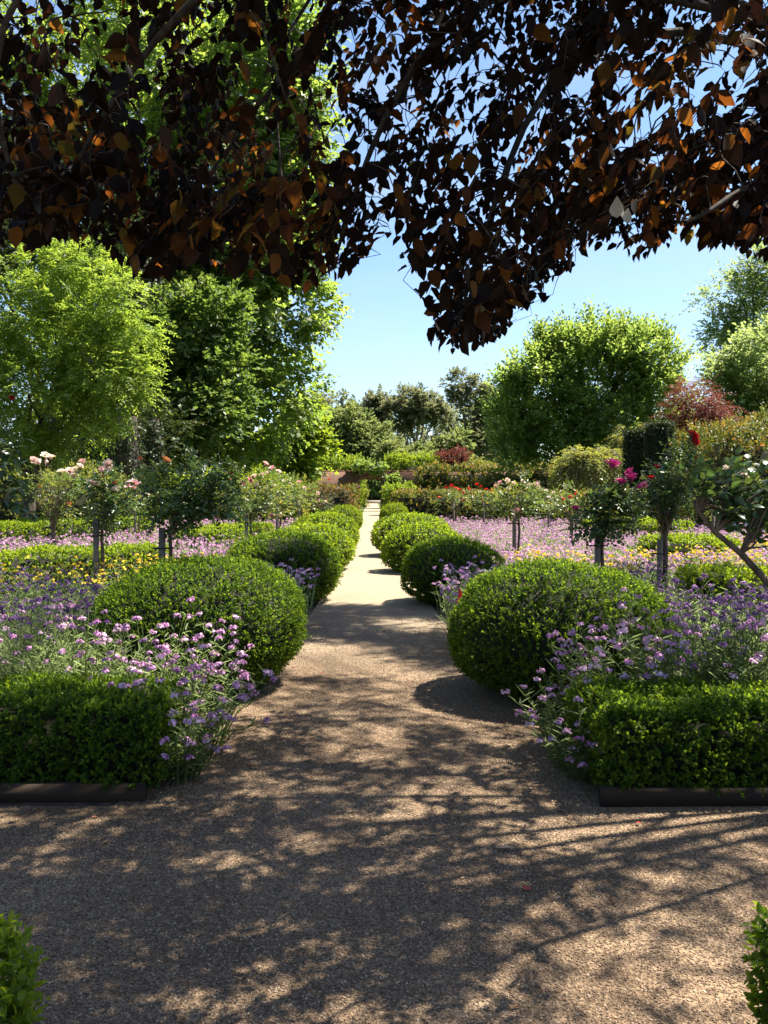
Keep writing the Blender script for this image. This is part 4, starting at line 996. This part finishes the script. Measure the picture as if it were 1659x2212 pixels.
def near_rose(label, trunk, heads, d, n, blossoms=()):
    """old rose close to the camera with big single leaves"""
    o3 = P(*trunk[0]); o3 = np.array([o3[0], o3[1], 0])
    t = thing('old_rose', label, 'rose', tuple(o3), 'old roses beside the crossing')
    pts = np.array([P(*q) for q in trunk]) - o3
    base = np.array([[0, 0, -.02], pts[0] * [.5, .5, .5]])
    pl = np.concatenate([base, pts])
    lines = [(pl, np.linspace(.032, .012, len(pl)))]
    B, D = [], []
    for hx, hy, r in heads:
        c = P(hx, hy, d) - o3; rr = r * d / FOC
        near = pts[np.argmin(np.linalg.norm(pts - c, axis=1))]
        for i in range(n):
            e = c + rdir(1)[0] * rr * rng.random() ** .4
            lines.append((curve(near, e, .03, .01, 5), np.linspace(.009, .003, 5)))
            for q in range(2): B.append(near + (e - near) * (.55 + .45 * q)); D.append(nrm(e - near + rng.normal(size=3) * .3 * rr + np.array([0, 0, .05])))
    V, F, v = tubes(lines, 6); link('branches', mesh_np('branches', V, F, v, [M['rose_bark']], smooth=True), t)
    c, T, N, tt = spray_pts(np.array(B), np.array(D), .16, 5, droop=.25, jit=.3, hang=.1)
    m = len(c)
    for i in range(m):
        o = link('leaf', ROSE_LEAF[i % len(ROSE_LEAF)], t)
        Bx = nrm(np.cross(N[i], T[i])); N2 = np.cross(T[i], Bx)
        sc = .060 * (.75 + .5 * rng.random())
        mt = Matrix(((Bx[0] * sc, T[i][0] * sc, N2[0] * sc, c[i][0]), (Bx[1] * sc, T[i][1] * sc, N2[1] * sc, c[i][1]), (Bx[2] * sc, T[i][2] * sc, N2[2] * sc, c[i][2]), (0, 0, 0, 1)))
        o.matrix_basis = mt
    for bx, by, sp, colr in blossoms:
        p = P(bx, by, d) - o3; o = link('blossom', BLO[colr], t, p); q = sp * d / FOC * .62; o.scale = (q, q, q); o.rotation_euler = (.5, .2, 1)

def leaf_part_mesh(mat, wid, seed):
    """single leaf along +Y, unit long, cupped and curled, with a pointed tip"""
    g = np.random.default_rng(seed)
    ts = np.array([0, .14, .36, .6, .82, 1.0]); ws = np.array([.03, .62, 1.0, .82, .40, .015]) * wid * .5
    curl = g.uniform(.1, .35); cup = g.uniform(.1, .3); tw = g.uniform(-.25, .25)
    V = []
    for t_, w in zip(ts, ws):
        z = -curl * t_ * t_
        for s in (-1, 0, 1):
            V.append((s * w * math.cos(tw * t_), t_, z + abs(s) * w * cup + s * w * math.sin(tw * t_)))
    F = [[q * 3 + j, q * 3 + j + 1, (q + 1) * 3 + j + 1, (q + 1) * 3 + j] for q in range(5) for j in range(2)]
    return mesh_np('leaf', np.array(V), np.array(F), None, [mat])
M['rose_leaf_part'] = leaf_mat('rose_leaf_single', [(.025, .055, .025), (.04, .08, .028), (.07, .11, .03)], None, .36, .33, .5, obj_random=True)
ROSE_LEAF = [leaf_part_mesh(M['rose_leaf_part'], .72, s) for s in range(5)]
near_rose('close leafy rose at the right edge with a thick slanting bare branch', [(1720, 1330, 5.1), (1665, 1265, 5.1), (1600, 1195, 5.1), (1545, 1150, 5.1), (1505, 1100, 5.1)],
          [(1570, 1060, 70), (1640, 1060, 60), (1600, 1110, 60), (1660, 1150, 40), (1520, 1040, 40), (1690, 1040, 60), (1550, 1100, 40), (1610, 1020, 50)], 5.1, 8)
near_rose('close shaded rose leaves entering at the left edge', [(-80, 1250, 5.2), (-70, 1150, 5.2), (-60, 1050, 5.2), (-40, 980, 5.2)],
          [(-10, 960, 34), (-20, 1040, 34), (10, 1070, 20), (0, 1000, 25)], 5.2, 4, [(24, 862, 26, 'crimson')])

# ------------------------------------------------------------------ marker flag and fallen leaves
def marker_flag():
    p = P(988, 1300, 7.75)
    t = thing('marker_flag', 'small red triangular marker flag on a wire beside the right box ball', 'flag', (p[0], 7.75, 0))
    z1, z0 = P(1012, 1266, 7.75)[2], P(1003, 1304, 7.75)[2]
    V, F, v = tubes([(np.array([[0, 0, -.01], [.005, 0, z0], [.014, 0, z1 + .01]]), np.array([.0022, .0022, .0022]))], 5)
    link('wire', mesh_np('wire', V, F, v, [M['wire']]), t)
    me = bpy.data.meshes.new('pennant')
    me.from_pydata([(.014, 0, z1), (.04, -.012, z1 - .06), (.045, .004, z0 + .03), (-.012, -.006, z0), (.012, -.004, (z0 + z1) / 2)], [], [(0, 1, 4), (1, 2, 4), (2, 3, 4)])
    me.materials.append(M['flag']); link('pennant', me, t)
marker_flag()

def ground_leaf(label, px, py, L, mat, rot):
    d = 1854 * EYE / (py - 1050.0); p = P(px, py, d)
    me = leaf_part_mesh(M[mat], .62, int(px)); o = link('fallen_leaf', me); o.location = (p[0], d, .022)
    o.scale = (L, L, L * .5); o.rotation_euler = (0.05, .1, rot)
    tag(o, label, 'leaf', 'fallen leaves on the gravel')
ground_leaf('pale tan fallen leaf, largest on the gravel, in a sunlit patch', 1110, 1853, .075, 'fallen', 1.4)
ground_leaf('small red fallen leaf on the open gravel', 1128, 1946, .045, 'fallen_red', -1.2)
ground_leaf('tiny red fallen leaf near the right timber board', 1384, 1800, .03, 'fallen_red', .6)

def litter():
    n = 420
    y = 1.9 + rng.random(n) ** 1.4 * 8.5
    w = np.interp(y, [1.9, 4.1, 4.3, 5.5, 8, 11], [2.2, 2.2, 1.15, .98, .82, .75])
    edge_ = rng.random(n) < .62
    x = np.where(edge_, np.sign(rng.normal(size=n)) * w * (.82 + .2 * rng.random(n)), (rng.random(n) * 2 - 1) * w)
    y = np.where((rng.random(n) < .25) & (np.abs(x) > .9), 4.0 + .2 * rng.random(n), y)
    c = np.stack([x, y, np.full(n, .017)], 1); a = rng.random(n) * 6.28
    T = nrm(np.stack([np.cos(a), np.sin(a), rng.normal(size=n) * .15], 1)); N = nrm(np.array([0, 0, 1.0]) + rng.normal(size=(n, 3)) * .25)
    L = .012 + .03 * rng.random(n) ** 2
    V, F, v = leaf_geo(c, T, N, L, L * .5, rng.random(n), True, .2)
    o = link('leaf_litter', mesh_np('leaf_litter', V, F, v, [M['litter']])); tag(o, 'tiny dry leaves and bits blown along the gravel edges', 'leaf litter', kind='stuff')
litter()

# ------------------------------------------------------------------ the copper leaved tree overhead
def copper_tree():
    base = np.array([5.4, 5.2, 0.0])
    t = thing('copper_tree', 'overhanging tree with dark purple copper leaves across the top of the photo', 'tree', tuple(base))
    g = np.random.default_rng(21)
    # lower outline of the hanging foliage
    ox = np.array([-400, 0, 100, 200, 260, 330, 420, 480, 560, 640, 720, 790, 812, 830, 850, 900, 935, 1000, 1080, 1110, 1170, 1230, 1260, 1370, 1450, 1600, 1659, 2000])
    oy = np.array([540, 550, 565, 560, 600, 630, 575, 600, 612, 650, 630, 590, 440, 450, 600, 600, 765, 785, 745, 655, 640, 588, 545, 575, 550, 555, 575, 600])
    def dens(px, py):
        e = .66 - .16 * (px < 690)
        gap = np.exp(-((px - 770) / 70) ** 2 - ((py - 330) / 240) ** 2) * .6
        e = e - gap
        e = e - .55 * (np.sin(px * .035 + 1.3 + .9 * np.sin(py * .02)) * np.sin(py * .041 + .6 * np.sin(px * .017)) > .3) * (px < 720)
        hole = (np.exp(-((px - 190) / 120) ** 2 - ((py - 170) / 90) ** 2) * .9 + np.exp(-((px - 470) / 110) ** 2 - ((py - 150) / 70) ** 2) * .6
                + np.exp(-((px - 60) / 90) ** 2 - ((py - 40) / 40) ** 2) * .8 + np.exp(-((px - 600) / 70) ** 2 - ((py - 430) / 90) ** 2) * .5)
        e = e - hole - np.where((px > 1500) & (py < 260), .3, 0)
        e = e - np.where(px > 820, .10, 0)
        return e + .38 * np.sin(px * .021 + py * .012) * np.cos(py * .026 - px * .009)
    lit = [(-2.4, -.8, 4.7, 6.4), (1.0, 2.4, 4.25, 5.0), (.1, 1.7, 5.7, 7.3), (-1.9, -.9, 6.4, 7.2),
           (-.2, .35, 3.85, 4.2), (-.8, -.25, 3.5, 3.75), (-.15, .6, 3.38, 3.62), (.9, 2.0, 3.8, 4.15), (-.3, .3, 5.0, 5.7), (-.75, -.25, 4.35, 4.65), (.6, 1.1, 5.2, 5.7),
           (.35, .8, 2.85, 3.15), (.9, 1.4, 2.5, 2.95), (-.95, -.6, 2.9, 3.05), (-.55, -.3, 3.0, 3.12), (-.5, -.15, 2.6, 2.72), (-.9, -.75, 2.7, 2.78), (.5, .9, 2.3, 2.5)]
    def in_lit(x, y):
        m = np.zeros(np.shape(x), bool)
        for a_, b_, c_, d_ in lit: m |= (x > a_) & (x < b_) & (y > c_) & (y < d_)
        return m
    Bs, Ds, Ls = [], [], []
    tries = 0
    while len(Bs) < 1250 and tries < 20000:
        tries += 1
        d = g.uniform(2.95, 6.6)
        px = g.uniform(-150, 1800); L = g.uniform(.22, .46)
        low = np.interp(px, ox, oy)
        py = low - abs(g.normal()) * 70 if g.random() < .32 else g.uniform(-160, low)
        if g.random() > dens(px, py): continue
        tip = P(px, py - 34 / d * 3, d)
        a = g.normal(-.4, 1.0)
        D = nrm(np.array([-math.cos(a) * .7, -math.sin(a) * .6, -g.uniform(.02, .75)]))
        b = tip - D * L - np.array([0, 0, -.22 * L])
        q = b + D * L * .5; q = q - SUN * ((q[2] - .3) / SUN[2])
        if in_lit(q[0], q[1]) and g.random() < .85: continue
        Bs.append(b); Ds.append(D); Ls.append(L)
    B, D, L = np.array(Bs), np.array(Ds), np.array(Ls)
    k = 12
    c, T, N, tt = spray_pts(B, D, L, k, droop=.22, spread=.9, jit=.42, hang=.5, g=g)
    n = len(c)
    ll = g.uniform(.050, .082, n); lw = ll * g.uniform(.60, .76, n)
    bx, by, _ = proj(B)
    backlit = sum(np.exp(-((bx - a_) / w_) ** 2 - ((by - b_) / h_) ** 2) for a_, b_, w_, h_ in ((190, 225, 80, 40), (530, 230, 80, 45), (620, 330, 90, 110), (700, 280, 60, 60), (1180, 300, 70, 60), (1450, 200, 130, 110), (1560, 60, 80, 60), (1000, 260, 60, 50), (1560, 420, 70, 50), (420, 510, 50, 40), (880, 60, 90, 50), (760, 400, 60, 60), (1130, 560, 40, 40)))  # leaf clusters painted as backlit by raising their colour value
    sv = np.clip(np.repeat(.17 + .50 * np.minimum(backlit, 1) + g.normal(0, .17, len(B)), k) + g.normal(0, .18, n), 0, 1)
    # keep the outline: drop leaves whose tip hangs below it
    tx, ty, tz = proj(c + T * ll[:, None])
    ok = ty < np.interp(tx, ox, oy) + 22
    px, py, pz = proj(c + T * ll[:, None] * .5)
    inside = ok & (px > 10) & (px < 1650) & (py > 8)
    size = np.where(inside, ll / pz, 0)
    order = np.argsort(-size)[:300]
    single = np.zeros(n, bool); single[order] = True
    rest = ok & ~single
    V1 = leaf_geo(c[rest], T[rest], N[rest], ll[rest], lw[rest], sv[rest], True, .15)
    # upper crown: above and to the right of the view, throwing the dappled shade on the crossing
    m0 = 14900
    gx = g.uniform(-5.5, 5.0, m0); gy = g.uniform(.3, 11.4, m0)
    gx[:3000] = g.uniform(-1.8, 1.8, 3000); gy[:3000] = g.uniform(7.2, 11.3, 3000)
    gx[3000:3900] = g.uniform(-2.6, .4, 900); gy[3000:3900] = g.uniform(1.3, 3.6, 900)              # where the shade falls
    z = np.maximum(g.uniform(4.6, 7.6, m0), (1.9 + .625 * gy) / .869 + g.uniform(.15, 2.6, m0))
    p = np.stack([gx, gy, np.zeros(m0)], 1) + SUN[None] * (z / SUN[2])[:, None]
    qx, qy, qz = proj(p)
    out = (qz < .3) | (qx < -120) | (qx > 1760) | (qy < -110)
    st = np.sin(gy * 2.3 + .9 * np.sin(gx * 1.1) + .6 * gx) + .8 * np.sin(gx * 1.5 - gy * 1.0 + 1.0) + .35 * np.sin(gx * 4.1 + gy * 2.3)
    wgt = np.where(gy > 6.0, st > -.1, (st > -1.1) & ((gx < .35) | (gy > 3.3) | (g.random(m0) < .45)))
    for a_, b_, c_, d_ in ((-4.5, -1.3, 6.6, 9.2), (2.2, 5.5, 6.6, 9.6), (-3.5, -1.0, 4.1, 4.65), (-2.6, .1, 1.4, 2.7), (-2.6, -1.2, 2.7, 4.0), (-1.6, 1.6, 9.0, 11.3)):
        wgt |= (gx > a_) & (gx < b_) & (gy > c_) & (gy < d_) & (st > -1.0)
    wgt &= ~(in_lit(gx, gy) & (g.random(m0) < .99))
    u = out & wgt
    p = p[u]; s = len(p)
    Du = nrm(g.normal(size=(s, 3)) * [1, 1, .5] + [0, 0, -.3])
    c2, T2, N2, t2 = spray_pts(p, Du, .42, 9, droop=.2, jit=.35, hang=.3, g=g)
    V2 = leaf_geo(c2, T2, N2, .085, .056, g.random(len(c2)), False, .15)
    V, F, v = join([V1, V2])
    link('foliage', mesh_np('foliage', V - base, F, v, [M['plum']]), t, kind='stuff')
    meshes = [leaf_part_mesh(M['plum_part'], w, 40 + i) for i, w in enumerate((.66, .70, .74, .80, .64, .72))]
    for i in order:
        o = link('leaf', meshes[int(i) % 6], t)
        Bx = nrm(np.cross(N[i], T[i])); Nz = np.cross(T[i], Bx); s_ = ll[i] * 1.08; q = c[i] - base
        o.matrix_basis = Matrix(((Bx[0] * s_, T[i][0] * s_, Nz[0] * s_, q[0]), (Bx[1] * s_, T[i][1] * s_, Nz[1] * s_, q[1]), (Bx[2] * s_, T[i][2] * s_, Nz[2] * s_, q[2]), (0, 0, 0, 1)))
    for px_, py_, L_, rot in ((1332, 470, .062, 2.9), (1356, 482, .048, 3.4)):
        o = link('leaf', leaf_part_mesh(M['dry_grey'], .75, int(px_)), t); o['label'] = 'pale grey dried leaf'
        o.location = P(px_, py_, 2.75) - base; o.scale = (L_,) * 3; o.rotation_euler = (R(95), 0, rot)
    # trunk, limbs, branches
    lines = []
    trunk = np.array([[5.4, 5.2, -.1], [5.36, 5.2, .6], [5.25, 5.15, 1.5], [5.1, 5.1, 2.4], [4.9, 5.1, 3.2], [4.7, 5.2, 4.3], [4.7, 5.5, 6.0], [4.8, 6.0, 10.0]])
    lines.append((trunk, np.array([.24, .20, .17, .155, .14, .11, .08, .04])))
    nodes = []
    def bough(start, pts, r0, r1):
        p = np.concatenate([[start], pts]); r0 = r0 * .55; t_ = np.linspace(0, 1, len(p)); tt_ = np.linspace(0, 1, 14)
        q = np.stack([np.interp(tt_, t_, p[:, i]) for i in range(3)], 1); q[1:-1] += g.normal(size=(12, 3)) * .03
        for _ in range(6): q[1:-1] = (q[:-2] + 2 * q[1:-1] + q[2:]) / 4
        lines.append((q, np.linspace(r0, r1, 14))); nodes.append(q[2:])
    # each bough leaves the trunk, passes over the path and hangs down in front
    for s_, pl, r0 in ((4, [(1500, -60, 4.6), (1250, 60, 4.2), (1120, 250, 3.9), (1040, 520, 3.6), (1000, 660, 3.5)], .050),
                       (4, [(1500, -160, 4.0), (1200, -80, 3.6), (960, 0, 3.4), (840, 190, 3.4), (760, 420, 3.5), (730, 540, 3.5)], .045),
                       (5, [(1400, -200, 5.6), (1000, -160, 5.2), (700, 20, 4.8), (580, 180, 4.6), (450, 380, 4.4)], .050),
                       (4, [(1300, -260, 3.4), (700, -200, 3.0), (380, -20, 3.0), (250, 150, 3.2), (130, 420, 3.3)], .045),
                       (5, [(1300, -300, 6.4), (900, -200, 6.2), (620, -40, 6.0), (560, 180, 5.8), (620, 480, 5.6)], .045),
                       (3, [(1700, 200, 4.4), (1560, 280, 4.0), (1420, 380, 3.7), (1300, 430, 3.5)], .045),
                       (4, [(1640, 20, 5.6), (1460, 90, 5.8), (1300, 220, 5.8), (1180, 430, 5.6)], .040),
                       (3, [(1760, 330, 3.4), (1660, 380, 3.2), (1560, 440, 3.1), (1480, 480, 3.0)], .03),
                       (5, [(900, -420, 3.0), (300, -300, 2.8), (0, -60, 2.9), (-40, 200, 3.0), (40, 420, 3.0)], .04)):
        bough(trunk[s_], np.array([P(*q) for q in pl]), r0, .007)
    V, F, v = tubes(lines[:1], 9)
    link('trunk', mesh_np('trunk', V - base, F, v, [M['bark']], smooth=True), t)
    for ln in lines[1:]:
        V, F, v = tubes([ln], 6); link('bough', mesh_np('bough', V - base, F, v, [M['twig']], smooth=True), t)
    nd = np.concatenate(nodes)
    tw = []
    gap_ = np.array([np.linalg.norm(nd - b, axis=1).min() for b in B])
    pool = np.concatenate([nd, np.zeros_like(B)]); cnt = len(nd)
    for i in np.argsort(gap_):            # each spray grows from the nearest bough or from an older spray
        b, dd, l = B[i], D[i], L[i]
        pd = pool[:cnt]
        e = pd[np.argmin(np.linalg.norm(pd - b, axis=1) + .25 * np.maximum(0, b[2] - pd[:, 2]))]
        q = curve(e, b, .03, .008, 5)
        tipc = np.array([b + dd * l * x + np.array([0, 0, -.22 * l * x * x]) for x in (.4, .75, 1.0)])
        q = np.concatenate([q, tipc])
        tw.append((q, np.linspace(.004, .001, len(q))))
        pool[cnt] = b + dd * l * .4; cnt += 1
    for i in g.choice(len(p), min(40, len(p)), replace=False):
        e = trunk[5 + int(g.integers(3))]; tw.append((curve(e, p[i], .3, .05, 5), np.linspace(.016, .004, 5)))
    V, F, v = tubes(tw, 3)
    link('twigs', mesh_np('twigs', V - base, F, v, [M['twig']]), t, kind='stuff')
copper_tree()
